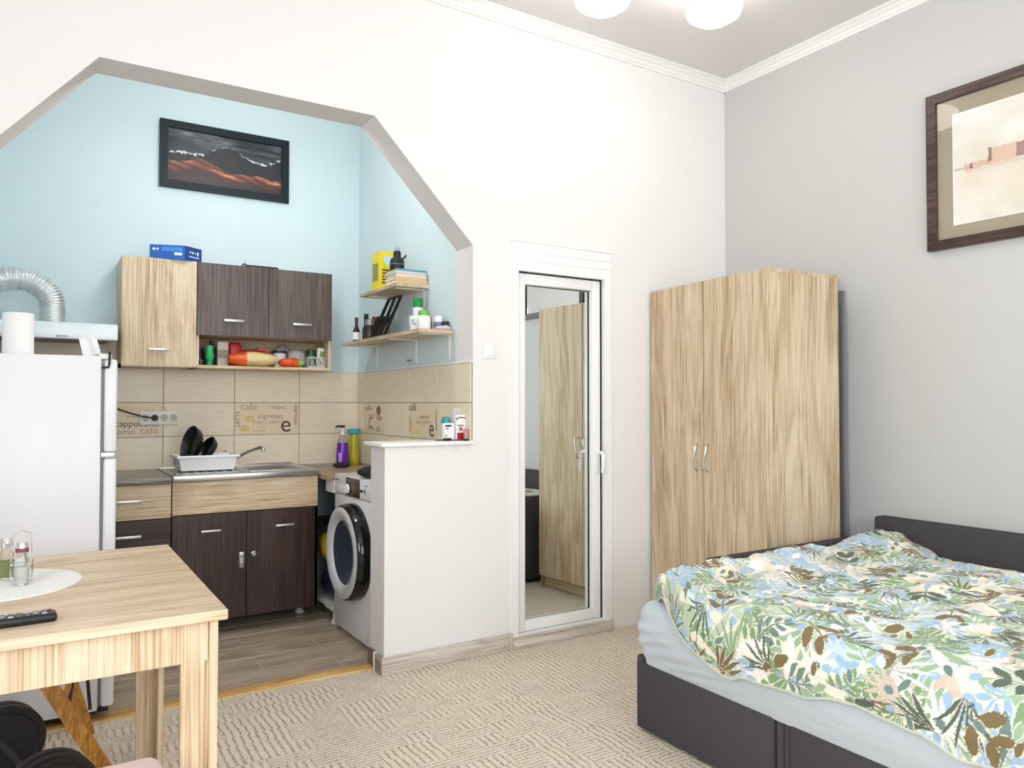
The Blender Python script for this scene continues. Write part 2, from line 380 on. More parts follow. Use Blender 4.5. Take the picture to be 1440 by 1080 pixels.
# cornice: stepped profile along the two walls
prof = [(0, 0), (0.012, 0), (0.012, 0.012), (0.020, 0.016), (0.024, 0.030), (0.034, 0.034), (0.046, 0.046), (0.060, 0.050), (0.060, 0.060), (0, 0.060)]
struct(MB().prism([(-a, 3.19 + b) for a, b in prof], 0, LEFT, XR).build('trim_3', TRIMW))
struct(MB().prism([(XR - a, 3.19 + b) for a, b in prof], 1, REAR, 0).build('trim_4', TRIMW))
# laminate skirting
LAM = wood('ash_laminate', 0, (224, 217, 208), (204, 195, 184), (172, 162, 150), figure=0.5)
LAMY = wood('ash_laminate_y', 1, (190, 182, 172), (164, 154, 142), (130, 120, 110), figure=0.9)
bb = empty_struct('baseboard_back', (0, 0, 0))
MB().rbox(-0.016, 0.672, -0.016, 0.0, 0, 0.082, 0.004).build('skirting_board', LAM, parent=bb)
MB().rbox(0.672, 0.69, -0.02, 0.0, 0, 0.084, 0.004).build('joint_cap', mat('joint_cap', (214, 196, 170), .5), parent=bb)
MB().rbox(0.69, 1.335, -0.03, 0.03, 0, 0.034, 0.004).box(0.69, 1.335, -0.022, 0.03, 0.034, 0.058).build('door_threshold', LAM, parent=bb)
MB().rbox(-0.016, 0.0, 0.0, 0.075, 0, 0.082, 0.003).build('skirting_board', LAMY, parent=bb)
MB().rbox(-0.019, 0.0, 0.075, 0.088, 0, 0.084, 0.003).build('joint_cap', TRIMW, parent=bb)
MB().rbox(-0.012, 0.0, 0.088, T - .002, 0, 0.084, 0.003).build('skirting_tile', mat('brown_tile', (124, 104, 94), .5), parent=bb)
struct(MB().rbox(XR - .016, XR, REAR, -0.02, 0, 0.082, 0.004).build('baseboard_right', LAM))

# backsplash tiles, one by one
def tile_mat():
    m = D.materials.new('cream_tile'); m.use_nodes = True; nt = m.node_tree; L = nt.links; b = nt.nodes['Principled BSDF']; b.inputs['Roughness'].default_value = 0.35
    tc = nt.nodes.new('ShaderNodeTexCoord'); mp = nt.nodes.new('ShaderNodeMapping'); mp.inputs['Scale'].default_value = (9, 9, 260); L.new(tc.outputs['Object'], mp.inputs['Vector'])
    n = nt.nodes.new('ShaderNodeTexNoise'); n.inputs['Scale'].default_value = 1; n.inputs['Detail'].default_value = 5; L.new(mp.outputs[0], n.inputs['Vector'])
    r = ramp(nt, [(0.25, (226, 210, 184)), (0.5, (236, 221, 197)), (0.75, (243, 231, 211))]); L.new(n.outputs['Fac'], r.inputs[0]); L.new(r.outputs[0], b.inputs['Base Color'])
    return m
TILE = tile_mat(); TILEP = mat('printed_tile', (230, 212, 182), 0.35, nvar=0.05, nscale=14)
zr = [0.85, 1.05, 1.25, 1.45]
xs = [0.464, 0.064, -0.336, -0.737, -1.137, -1.537, -1.65]
printed = {}
MB().box(-1.65, 0.464, 1.574, 1.581, 0.85, 1.45).build('grout', GROUT, parent=wkb)
for i in range(len(xs) - 1):
    for j in range(3 if i < 3 else 4):
        z0 = (zr + [1.65])[j]; z1 = (zr + [1.65])[j + 1]
        pr = j == 1 and i in (1, 3)
        o = MB().rbox(xs[i + 1] + .0015, xs[i] - .0015, 1.568, 1.579, z0 + .0015, z1 - .0015, 0.0015, 1).build('wall_tile', TILEP if pr else TILE, parent=wkb)
        if pr: printed[('b', i)] = o
ys = [0.003, 0.367, 0.742, 1.089, 1.45, 1.567]
MB().box(0.460, 0.466, 0.002, 1.568, 0.85, 1.45).build('grout', GROUT, parent=wkr)
for i in range(5):
    for j in range(3):
        pr = j == 1 and i in (1, 3)
        z0, z1 = zr[j], zr[j + 1]
        if i == 0 and j == 0: z0 = 1.064 - .014
        o = MB().rbox(0.452, 0.463, ys[i] + .0015, ys[i + 1] - .0015, z0 + .0015, z1 - .0015, 0.0015, 1).build('wall_tile', TILEP if pr else TILE, parent=wkr)
        if pr: printed[('r', i)] = o
struct(MB().box(0.450, 0.466, 0.0, 1.57, 1.45, 1.458).build('trim_5', TRIMW))
# printed coffee lettering on four of the tiles
INK1 = mat('ink_brown', (120, 92, 70), .5); INK2 = mat('ink_tan', (188, 156, 120), .5); INK3 = mat('ink_gold', (224, 192, 122), .5); INK4 = mat('ink_dark', (84, 60, 46), .5); INK5 = mat('ink_grey', (158, 146, 132), .5)
def words(tile, place, lst):
    for s, size, a, z, ink, vert in lst:
        if place == 'b': loc = (a, 1.5675, z); R = ROT_BACK
        else: loc = (0.4515, a, z); R = ROT_SIDE
        if vert == 1: R = R @ Matrix.Rotation(PI / 2, 3, 'Z')
        if vert == -1: R = R @ Matrix.Rotation(-PI / 2, 3, 'Z')
        text('printed_lettering', s, size, loc, R, ink, tile)
def bean(tile, pts, ink):
    MB().add([Vector(p) + (Vector((0, -.0004, 0)) if abs(pts[0][1] - pts[3][1]) < 1e-6 else Vector((-.0004, 0, 0))) for p in pts], [tuple(range(len(pts)))]).build('printed_bean', ink, parent=tile)
words(printed[('b', 1)], 'b', [('café', .062, -.30, 1.206, INK2, 0), ('cappuc', .034, -.115, 1.212, INK5, 0), ('espresso', .044, -.198, 1.152, INK5, 0), ('MACCHIATO', .034, -.225, 1.116, INK2, 0), ('LATTE', .034, -.305, 1.10, INK1, 1), ('espresso', .036, .032, 1.235, INK1, -1), ('mocca', .026, -.22, 1.068, INK2, 0), ('e', .150, -.058, 1.066, INK4, 0), ('arabica', .024, -.20, 1.092, INK3, 0)])
for k in range(2): bean(printed[('b', 1)], [(-.275 + .03 * k + .03 * math.cos(a), 1.567 - .0, 1.09 + .06 * k + .020 * math.sin(a)) for a in np.linspace(0, 5.8, 14)], INK3)
words(printed[('b', 3)], 'b', [('cappuccino', .052, -.99, 1.112, INK4, 0), ('café', .062, -.86, 1.068, INK2, 0), ('como', .05, -1.00, 1.066, INK5, 0), ('latte', .06, -1.0, 1.20, INK3, 0), ('mocca', .055, -.86, 1.20, INK3, 0), ('aroma', .03, -.93, 1.16, INK2, 0)])
words(printed[('r', 1)], 'r', [('café', .062, .73, 1.205, INK1, 0), ('espresso', .036, .59, 1.162, INK5, 0), ('MACCHIATO', .03, .63, 1.13, INK2, 0), ('mocca', .04, .68, 1.075, INK3, 0), ('LATTE', .03, .728, 1.17, INK1, -1), ('espresso', .03, .372, 1.10, INK1, 1), ('e', .14, .47, 1.066, INK4, 0)])
words(printed[('r', 3)], 'r', [('coffee', .05, 1.42, 1.20, INK5, 0), ('latte', .05, 1.22, 1.14, INK1, 0), ('aroma', .045, 1.38, 1.075, INK2, 0), ('café', .05, 1.24, 1.07, INK5, 0), ('C', .1, 1.36, 1.09, INK4, 0), ('mocca', .04, 1.36, 1.16, INK2, 0)])
bean(printed[('r', 3)], [(0.4515, 1.19 - .035 * math.cos(a), 1.2 + .03 * math.sin(a)) for a in np.linspace(0.3, 5.8, 14)], INK1)
bean(printed[('r', 1)], [(0.4515, .70 - .02 * math.cos(a), 1.12 + .03 * math.sin(a)) for a in np.linspace(0.3, 5.8, 14)], INK3)

# ------------------------------------------------------------------ mirror door
dr = empty_struct('door_1', (1.0, 0.0, 0.058))
def DP(n, m, mb): return mb.build(n, m, parent=dr)
DP('door_surround', PVC, MB().box(0.690, 0.728, -0.010, 0.10, 0.058, 2.08).box(1.292, 1.343, -0.010, 0.10, 0.058, 2.08).box(0.728, 1.292, -0.010, 0.10, 1.932, 2.08).box(0.728, 1.292, 0.0, 0.10, 0.058, 0.066))
for z in (1.985, 2.03): DP('surround_ridge', PVC, MB().rbox(0.700, 1.335, -0.013, -0.009, z, z + .006, .001))
DP('surround_cap', TRIMW, MB().rbox(0.684, 1.349, -0.016, 0.0, 2.080, 2.088, .002))
lx0, lx1, lz0, lz1 = 0.734, 1.284, 0.068, 1.926
GASK = mat('black_gasket', (22, 22, 24), .6)
DP('gasket', GASK, MB().box(lx0 - .006, lx1 + .008, 0.060, 0.070, lz0 - .002, lz1 + .006))
mx0, mx1, mz0, mz1 = 0.792, 1.226, 0.122, 1.866
def rail(x0, x1, z0, z1): return MB().rbox(x0, x1, 0.018, 0.072, z0, z1, .006)
for q in ((lx0, mx0 - .004, lz0, lz1), (mx1 + .004, lx1, lz0, lz1)): DP('door_stile', PVC, rail(*q))
for q in ((mx0 - .004, mx1 + .004, lz0, mz0 - .003), (mx0 - .004, mx1 + .004, mz1 + .003, lz1)): DP('door_rail', PVC, rail(*q))
DP('mirror_gasket', GASK, MB().box(mx0 - .004, mx1 + .004, 0.0585, 0.0595, mz0 - .003, mz1 + .003))
DP('gasket', GASK, MB().box(lx1 + .0005, lx1 + .0075, 0.016, 0.060, lz0, lz1 + .0055)); DP('gasket', GASK, MB().box(lx0, lx1 + .0075, 0.016, 0.060, lz1 + .0005, lz1 + .0055))
DP('mirror_gasket', GASK, MB().box(mx1 + .0002, mx1 + .0038, 0.050, 0.0585, mz0, mz1)); DP('mirror_gasket', GASK, MB().box(mx0, mx1, 0.050, 0.0585, mz1 + .0002, mz1 + .0028))
mir = mat('mirror', (222, 228, 226), 0.0, 1.0)
mm = MB().box(-0.217, 0.217, -0.002, 0.0, -0.872, 0.872)
mo = mm.build('mirror_glass', mir, parent=dr, local=True); mo.location = (0.009, 0.056, 0.936); mo.rotation_euler = (0, 0, math.radians(0.35))
plabel(mo, 'tall mirror glass set in the white door')
hd = DP('door_handle', PVC, MB().rbox(1.244, 1.270, 0.004, 0.018, 0.86, 1.03, .005).tube([(1.257, 0.01, .975), (1.257, -.030, .975), (1.255, -.042, .965), (1.252, -.044, .90), (1.250, -.042, .868)], [.010, .010, .011, .010, .008], 10))
DP('hinge', PVC, MB().tube([(0.730, 0.01, 1.70), (0.730, 0.01, 1.78)], .008, 8)); DP('hinge', PVC, MB().tube([(0.730, 0.01, .22), (0.730, 0.01, .30)], .008, 8))
sw = thing('light_switch', 'small square white wall switch between the arch and the mirror door', 'switch', (0.557, 0, 1.507))
MB().rbox(.520, .594, -.010, 0, 1.472, 1.542, .004).build('switch_plate', PLAST, parent=sw)
MB().rbox(.531, .583, -.014, -.009, 1.483, 1.531, .003).build('rocker', PLAST, parent=sw)
kn = MB().lathe([(0.0, 0.016), (.006, .016), (.009, .010), (.006, .003), (.008, 0)], (0.366, 0, 1.028), 1, 14, -1).build('knob', PLAST, parent=wall_back)

# ------------------------------------------------------------------ wardrobe (turned a little from the wall)
TH = 0.0817; wl = (1.553, -0.893, 0.0)
wd = thing('wardrobe', 'tall two-door light oak wardrobe standing in the corner beside the bed', 'wardrobe', wl, -TH)
ww, wdp, wh = 0.876, 0.496, 1.893
L_ = dict(parent=wd, local=True)
MB().box(0.018, wdp - .004, 0, 0.018, 0, wh - .018).build('side_panel', oak(2), **L_)
MB().box(0.018, wdp - .004, ww - .018, ww, 0, wh - .018).build('side_panel', oak(2), **L_)
MB().box(0.016, wdp, 0, ww, wh - .018, wh).build('top_panel', oak(1), **L_)
MB().box(wdp - .004, wdp, 0, ww, 0, wh - .018).build('back_panel', mat('fibreboard', (128, 112, 96), .8), **L_)
MB().box(0.045, 0.06, .018, ww - .018, 0, .09).build('plinth', oak(1), **L_)
MB().box(.019, .030, .018, ww - .018, .09, wh - .018).build('gap_shade', mat('dark_gap', (60, 46, 36), .9), **L_)  # dark sheet behind the doors, coloured as the shade in their gap
for y0, y1, hy in ((0.002, ww / 2 - .003, 0.400), (ww / 2 + .003, ww - .001, .482)):
    d = MB().rbox(0.0, 0.017, y0, y1, 0.085, wh - .004, .0012, 1).build('door', oak(2), **L_)
    pts = [(0.0, hy, .895), (-.014, hy + .002, .897), (-.026, hy + .009, .915), (-.028, hy + .010, .935), (-.026, hy + .001, .965), (-.027, hy - .009, 1.0), (-.024, hy - .008, 1.020), (-.012, hy - .002, 1.032), (0, hy, 1.033)]
    MB().tube(pts, .0058, 8).build('handle', NICKEL, parent=d, local=True)

gb = thing('gap_board', 'tall dark grey board standing in the gap between wardrobe and wall', 'folded table', (2.19, -.50, 0))  # plain dark grey board added in the gap beside the wardrobe
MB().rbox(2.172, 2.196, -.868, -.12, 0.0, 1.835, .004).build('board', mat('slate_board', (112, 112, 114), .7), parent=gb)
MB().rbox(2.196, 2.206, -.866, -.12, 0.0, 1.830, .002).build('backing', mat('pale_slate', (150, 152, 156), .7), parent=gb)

# ------------------------------------------------------------------ framed watercolour on the right wall
def rect_frame(x, y0, y1, z0, z1, w, t, m, parent, name='frame'):
    for a in (((y0, z0), (y1, z0), (y1 - w, z0 + w), (y0 + w, z0 + w)), ((y1, z0), (y1, z1), (y1 - w, z1 - w), (y1 - w, z0 + w)), ((y1, z1), (y0, z1), (y0 + w, z1 - w), (y1 - w, z1 - w)), ((y0, z1), (y0, z0), (y0 + w, z0 + w), (y0 + w, z1 - w))):
        MB().prism(a, 0, x, x + t).build(name, m, parent=parent)
pw = thing('framed_painting', 'wide-matted watercolour in dark wooden frame on the grey wall above the bed', 'picture', (XR, -1.70, 1.972))
FRM = wood('dark_frame', 1, (92, 68, 58), (66, 46, 40), (44, 28, 26), rough=.35)
py0, py1, pz0, pz1 = -2.13, -1.280, 1.972, 2.716
rect_frame(XR - .03, py0, py1, pz0, pz1, .045, .03, FRM, pw, 'frame_rail')
MB().box(XR - .012, XR - .008, py0 + .044, py1 - .044, pz0 + .044, pz1 - .044).build('mat_board', mat('taupe_mat', (168, 156, 134), .9), parent=pw)
MB().box(XR - .0145, XR - .012, py0 + .116, py1 - .116, pz0 + .104, pz1 - .118).build('bevel_edge', PAPER, parent=pw)
ny, nx = 150, 190
yy = np.linspace(py1 - .121, py0 + .121, nx); zz = np.linspace(pz0 + .109, pz1 - .123, ny); Yg, Zg = np.meshgrid(yy, zz)
U = (py1 - .121 - Yg) / (py1 - py0 - .242); V = (Zg - pz0 - .109) / (pz1 - pz0 - .232)
base = np.array([240, 235, 225.]) + (fbm(U * 4, V * 4, 3)[..., None] - .5) * np.array([30, 36, 60.])
sky = np.clip((V - .55) * 2, 0, 1)[..., None]; base = base * (1 - .12 * sky) + np.array([214, 214, 206]) * .12 * sky
warm = np.exp(-((V - .30) / .14) ** 2)[..., None] * fbm(U * 3, V * 6, 9)[..., None]; base = base * (1 - .5 * warm) + np.array([236, 208, 176]) * .5 * warm
def blot(u0, u1, v0, v1, c, k=.85, s=5):
    global base
    e = .012 * (fbm(U * 30, V * 30, s) - .5) * 2
    m = ((U + e > u0) & (U + e < u1) & (V + e > v0) & (V + e < v1))[..., None] * k * (0.65 + .35 * fbm(U * 40, V * 40, s + 7)[..., None]); base = base * (1 - m) + np.array(c, float) * m
blot(.0, .12, .488, .500, (170, 150, 140)); blot(.08, .28, .465, .525, (222, 172, 152)); blot(.26, .45, .47, .61, (226, 182, 158), s=8); blot(.245, .27, .50, .62, (120, 84, 80)); blot(.12, .14, .47, .52, (110, 80, 84), s=3)
blot(.44, .62, .48, .60, (150, 100, 104), s=11); blot(.5, .66, .52, .66, (86, 62, 72), .8, s=13); blot(.62, .72, .47, .58, (196, 120, 96), s=17); blot(.70, .74, .46, .66, (80, 60, 70), s=19); blot(.74, 1.0, .455, .47, (150, 140, 136), s=21); blot(.8, .93, .47, .5, (214, 160, 130), s=23)
blot(.1, .7, .44, .465, (214, 190, 176), .5, s=29)
P = np.stack([np.full_like(Yg, XR - .0148), Yg, Zg], -1); grid_mesh('watercolour_print', P, attr_mat('print_paper', .85), pw, base, False)
def pane(name, mb, parent):
    if 'clear_pane' not in MAT:
        m = D.materials.new('clear_pane'); m.use_nodes = True; MAT['clear_pane'] = m; nt = m.node_tree; nt.nodes.clear()
        o = nt.nodes.new('ShaderNodeOutputMaterial'); mx = nt.nodes.new('ShaderNodeMixShader'); t = nt.nodes.new('ShaderNodeBsdfTransparent'); g = nt.nodes.new('ShaderNodeBsdfGlossy'); g.inputs['Roughness'].default_value = 0.02
        f = nt.nodes.new('ShaderNodeFresnel'); f.inputs[0].default_value = 1.45
        nt.links.new(f.outputs[0], mx.inputs[0]); nt.links.new(t.outputs[0], mx.inputs[1]); nt.links.new(g.outputs[0], mx.inputs[2]); nt.links.new(mx.outputs[0], o.inputs[0])
    return mb.build(name, MAT['clear_pane'], parent=parent)
pane('glass_pane', MB().add([(XR - .019, py0 + .044, pz0 + .044), (XR - .019, py1 - .044, pz0 + .044), (XR - .019, py1 - .044, pz1 - .044), (XR - .019, py0 + .044, pz1 - .044)], [(0, 1, 2, 3)]), pw)

# ------------------------------------------------------------------ bed
FAB = mat('charcoal_fabric', (80, 77, 80), 0.95, bump=0.5, bscale=420, nvar=0.35, nscale=330, spec=0.1)
bed = thing('bed', 'low corner bed base with charcoal upholstered box, headboard and side board', 'bed', (1.4, -2.05, 0))
def BP(n, mb, m=FAB): return mb.build(n, m, parent=bed)
BP('base_box', MB().box(.625, 2.15, -3.05, -1.075, .03, .255))
BP('front_panel', MB().rbox(.595, .625, -1.690, -1.055, .012, .262, .008, 2))
BP('front_panel', MB().rbox(.595, .625, -3.06, -1.752, .012, .262, .008, 2))
BP('corner_ear', MB().rbox(.597, .640, -1.085, -1.055, .02, .285, .008, 2))
BP('seam_flap', MB().rbox(.603, .62, -1.722, -1.697, .012, .258, .006)); BP('seam_flap', MB().rbox(.606, .62, -1.745, -1.724, .012, .256, .006))
BP('side_board', MB().rbox(1.02, 2.15, -1.055, -1.005, .03, .600, .012, 2))
BP('headboard', MB().rbox(2.150, 2.232, -3.06, -1.045, .03, .690, .014, 3))
for x, y in ((.70, -1.12), (2.05, -1.12), (.70, -2.95), (2.05, -2.95)): BP('foot', MB().lathe([(.02, 0), (.02, .03)], (x, y, 0), 2, 12), mat('black_plastic', (18, 18, 20)))
# mattress under its fitted sheet: rounded box, wrinkled where the sheet is pulled round the corner
SHEET = mat('pale_blue_sheet', (198, 206, 212), 0.85, bump=0.15, bscale=500, sheen=.2, nvar=0.02)
def mattress():
    x0, x1, y0, y1, z0, z1, r = .580, 2.140, -3.05, -1.060, .258, .500, .075
    nu, nv = 420, 60
    # outline of a rounded rectangle, walked round; rings from the hem up over the edge to the middle
    def outline(ins, n):
        rr = max(.005, .06 - ins); a0, a1, b0, b1 = x0 + ins, x1 - ins, y0 + ins, y1 - ins; pts = []
        segs = [((a1 - rr, b1 - rr), 0), ((a0 + rr, b1 - rr), PI / 2), ((a0 + rr, b0 + rr), PI), ((a1 - rr, b0 + rr), 1.5 * PI)]
        k = n // 4
        for i, (c, a) in enumerate(segs):
            nc, an = segs[(i + 1) % 4]
            for t in range(k):
                f = t / k
                if f < .3: q = f / .3; pts.append((c[0] + rr * math.cos(a + q * PI / 2), c[1] + rr * math.sin(a + q * PI / 2)))
                else:
                    q = (f - .3) / .7; e = (c[0] + rr * math.cos(a + PI / 2), c[1] + rr * math.sin(a + PI / 2)); g = (nc[0] + rr * math.cos(an), nc[1] + rr * math.sin(an))
                    pts.append((e[0] + (g[0] - e[0]) * q, e[1] + (g[1] - e[1]) * q))
        return pts
    rings = []
    for v in range(nv):
        t = v / (nv - 1)
        if t < .6: q = t / .6; ins = .022 - .030 * math.sin(q * PI * .62); z = z0 + (z1 - r - z0) * q
        elif t < .85: q = (t - .6) / .25; ins = -.006 + r * (1 - math.cos(q * PI / 2)); z = z1 - r + r * math.sin(q * PI / 2)
        else: q = (t - .85) / .15; ins = -.006 + r + q * .62; z = z1 + .004 * q
        rings.append([(p[0], p[1], z) for p in outline(ins, nu)])
    P = np.array(rings); X, Y, Z = P[..., 0], P[..., 1], P[..., 2]
    side = np.clip((z1 - Z) / .1, 0, 1) * np.clip((Z - z0) / .04, 0, 1)
    d = np.clip(1 - np.hypot(X - .60, Y + 1.12) / .60, 0, 1)                # pulled towards the near-left corner
    ph = (Z - .26) * 1.0 + (Y + 1.1) * .26
    w = np.sin(ph * 125 + 5 * vnoise(Y * 6 + 9, Z * 12, 3)) * .006 * d + (fbm(Y * 5 + 20, Z * 18, 8) - .5) * .030 * (d * .7 + .30)
    lump = side * w
    cx, cy = (x0 + x1) / 2, (y0 + y1) / 2; front = X < .70
    P[..., 0] -= np.where(front, lump, 0); far = (Y > -1.17); P[..., 1] += np.where(far, lump * .25, 0)
    P = np.concatenate([P, P[:, :1]], 1)
    return P
msh = thing('mattress', 'mattress on the bed base under a pale blue fitted sheet', 'mattress', (1.36, -2.06, .258))
mg = grid_mesh('fitted_sheet', mattress(), SHEET, msh); 
MB().box(.61, 2.11, -3.02, -1.10, .258, .44).build('core', PLAST, parent=msh)

# duvet: leaf print rasterised into a colour layer, draped as a thick quilt
def duvet():
    st = .0028; Wd, Hd = 1.70, 2.00; nx, ny = int(Wd / st), int(Hd / st)
    a = np.linspace(0, Wd, nx); b = np.linspace(0, Hd, ny); A, Bm = np.meshgrid(a, b)      # A from front edge inwards, B from far edge towards the camera
    rng = np.random.RandomState(11)
    img = np.empty((ny, nx, 3)); img[:] = (238, 232, 212)
    COL = dict(white=(244, 242, 236), sage=(160, 186, 152), pale=(194, 208, 180), teal=(116, 142, 132), olive=(130, 112, 76), blue=(166, 196, 220), lblue=(198, 216, 226), pink=(218, 198, 182), cream=(246, 242, 226), grn=(134, 164, 118), dk=(92, 106, 92))
    def leaf(cx, cy, ang, Ln, w, c, pw=.75, line=.0035, bend=.12, base=0.0):
        cx += math.cos(ang) * base; cy += math.sin(ang) * base
        i0, i1 = max(0, int((cx - Ln) / st)), min(nx, int((cx + Ln) / st) + 2); j0, j1 = max(0, int((cy - Ln) / st)), min(ny, int((cy + Ln) / st) + 2)
        if i0 >= i1 or j0 >= j1: return
        X = A[j0:j1, i0:i1] - cx; Y = Bm[j0:j1, i0:i1] - cy; t = (X * math.cos(ang) + Y * math.sin(ang)) / Ln; s = -X * math.sin(ang) + Y * math.cos(ang)
        s = s - bend * Ln * t * t
        ins = (t > 0) & (t < 1); hw = np.where(ins, w * np.sin(PI * np.clip(t, 0, 1)) ** pw, 0); sub = img[j0:j1, i0:i1]
        if line: sub[(np.abs(s) < hw + line) & ins & (hw > .0012)] = COL['cream']
        sub[(np.abs(s) < hw) & ins] = c
    def fan(cx, cy, ang, n, spread, Ln, w, c, line=.0015):
        for k in range(n):
            f = k / (n - 1) - .5; leaf(cx, cy, ang + f * spread, Ln * (1 - .4 * abs(f)), w, c, .65, line, .25 * f, .012)
    def frond(cx, cy, ang, n, Ln, ll, w, c, pw=.6):
        for k in range(n):
            t = (k + .5) / n; x = cx + math.cos(ang) * Ln * t; y = cy + math.sin(ang) * Ln * t
            for sg in (-1, 1): leaf(x, y, ang + sg * (1.0 - .3 * t), ll * (1.1 - .5 * t), w, c, pw, .0015, 0, .006)
        leaf(cx, cy, ang, Ln * 1.1, .0028, c, .2, 0, 0)
    def daisy(cx, cy, n, Ln, w, c, cc):
        for k in range(n): leaf(cx, cy, 2 * PI * k / n, Ln, w, c, .6, 0)
        for k in range(8): leaf(cx, cy, 2 * PI * k / 8, Ln * .2, Ln * .07, cc, .6, 0)
    def cells(d):
        pts = [(x + rng.rand() * d * .8, y + rng.rand() * d * .8, rng.rand() * 2 * PI) for x in np.arange(-.05, Wd, d) for y in np.arange(-.05, Hd, d)]; rng.shuffle(pts); return pts
    for x, y, g in cells(.11): leaf(x, y, g, .13 + .06 * rng.rand(), .030 + .016 * rng.rand(), COL[rng.choice(['pale', 'lblue', 'pink', 'sage', 'blue', 'cream', 'lblue', 'white'])], .6, 0)
    for x, y, g in cells(.15): fan(x, y, g, 7, 2.1, .13, .0105, COL[rng.choice(['sage', 'pale', 'blue', 'grn', 'sage'])], .002)
    for x, y, g in cells(.20): daisy(x, y, 12, .075, .007, COL[rng.choice(['cream', 'pink', 'white'])], COL['teal'])
    for x, y, g in cells(.17):
        for k in range(5): leaf(x + .035 * math.cos(k * 1.3 + g), y + .035 * math.sin(k * 1.3 + g), g + k, .030, .013, COL['blue'], .45, 0)
    for x, y, g in cells(.16): frond(x, y, g, 4, .12, .05, .0095, COL[rng.choice(['blue', 'lblue', 'sage', 'teal', 'grn'])])
    for x, y, g in cells(.17): leaf(x, y, g, .12, .016, COL[rng.choice(['white', 'cream', 'pale', 'teal', 'sage'])], .7, .002, .45)
    for x, y, g in cells(.17): fan(x, y, g, 6, 1.3, .12, .0042, COL[rng.choice(['teal', 'dk', 'olive', 'grn', 'white'])], .0)
    for x, y, g in cells(.21):
        c = COL[rng.choice(['olive', 'olive', 'olive', 'dk'])]
        q = rng.rand()
        if q < .5: frond(x, y, g, 2, .10, .072, .0155, c, .5)
        elif q < .8: fan(x, y, g, 5, 1.0, .12, .008, c)
        else: leaf(x, y, g, .06, .017, c, .5)
    for x, y, g in cells(.12): leaf(x, y, g, .042, .0095, COL[rng.choice(['olive', 'teal', 'teal', 'sage', 'white', 'blue'])], .5, .002)
    # drape
    zt = .575 + .035 * (fbm(A * 3.2 + 5, Bm * 3.2 + 3, 21) - .5) * 2
    zt += .030 * np.exp(-(((A - 1.50) / .22) ** 2 + ((Bm - .10) / .20) ** 2)) + .020 * np.exp(-((Bm - .05) / .10) ** 2)
    zt += .022 * np.exp(-(((A - .9) / .5) ** 2 + ((Bm - .05) / .15) ** 2))
    zt -= .030 * np.exp(-((A - 1.62) / .10) ** 2) * np.clip((Bm - .22) / .1, 0, 1)
    # soft creases that run towards the near edge
    q = A * .55 + Bm * .85 + .10 * fbm(A * 3, Bm * 3, 31)
    cr = np.abs(np.sin(q * 11 + 3.0 * fbm(A * 2.2, Bm * 2.2, 41))) ** .7
    zt += .013 * (cr - .6) * (.4 + fbm(A * 2, Bm * 2, 51))
    def ridge(u, v, sd, p): return (1 - np.abs(2 * fbm(u, v, sd, 3) / .875 - 1)) ** p
    wx_, wy_ = A + .08 * fbm(A * 3, Bm * 3, 91), Bm + .08 * fbm(A * 3 + 7, Bm * 3, 95)
    zt += .016 * (ridge(wx_ * 6 + wy_ * 2, wy_ * 2.2 - wx_ * 1.0, 101, 3) - .3) + .009 * (ridge(wx_ * 12 - wy_ * 2, wy_ * 4 + wx_ * 1, 111, 3) - .3)
    zt += .010 * (fbm(A * 11, Bm * 11, 61) - .5) + .022 * (fbm(A * 5 + Bm * 2, Bm * 6 - A * 2, 71) - .5)
    # roll over the front edge: arc length A<roll wraps down; hang grows away from the far corner
    hang = .03 + .115 * np.clip((Bm - .14) / .26, 0, 1) - .022 * np.clip((Bm - .55) / .3, 0, 1) + .012 * (fbm(Bm * 5, Bm * 0, 81) - .5)
    R = .055; Lw = R * PI / 2
    x_in = .602 + .012 * (fbm(Bm * 4, Bm * 0 + 3, 83) - .5)
    s = hang + Lw - A                                           # >Lw : straight drop, 0..Lw : bend, <0 : top
    th = np.clip(s / R, 0, PI / 2); drop = np.clip(s - Lw, 0, None)
    X = np.where(s > 0, x_in - R * np.sin(th), x_in + (-s))
    Z = np.where(s > 0, zt - R * (1 - np.cos(th)) - drop, zt)
    tuck = np.clip(drop / .11, 0, 1); X = X + tuck ** 3 * .004 - np.sin(tuck * PI) * .012
    Lb = np.clip(1 - Bm / .075, 0, 1); Y = -1.075 - Bm * 1.0 + .0 * Bm; Z = Z - .060 * (1 - np.sqrt(np.clip(1 - Lb ** 2, 0, 1)))
    # far-left corner drawn inwards and rounded
    k = np.clip(1 - Bm / .42, 0, 1) ** 2; X = X + k * .10 * np.clip(1 - (A / .5), 0, 1); Y = Y - .05 * np.clip(1 - A / .35, 0, 1) ** 2 * np.clip(1 - Bm / .3, 0, 1)
    X = np.where(X > 2.142, 2.142, X)
    P = np.stack([X, Y, Z], -1)
    return P, img
dvt = thing('duvet', 'puffy duvet with green, blue and brown leaf print spread over the bed', 'duvet', (1.38, -2.05, .50))
Pd, Id = duvet()
grid_mesh('duvet_cover', Pd, attr_mat('leaf_print', .85, bump=.12, bscale=700, sheen=.1), dvt, Id)
# underside / piping along the hem
hem = [tuple(Pd[i, 0]) for i in range(0, Pd.shape[0], 6)]
MB().tube(hem, .004, 6).build('hem', mat('hem_cloth', (206, 208, 192), .9), parent=dvt)

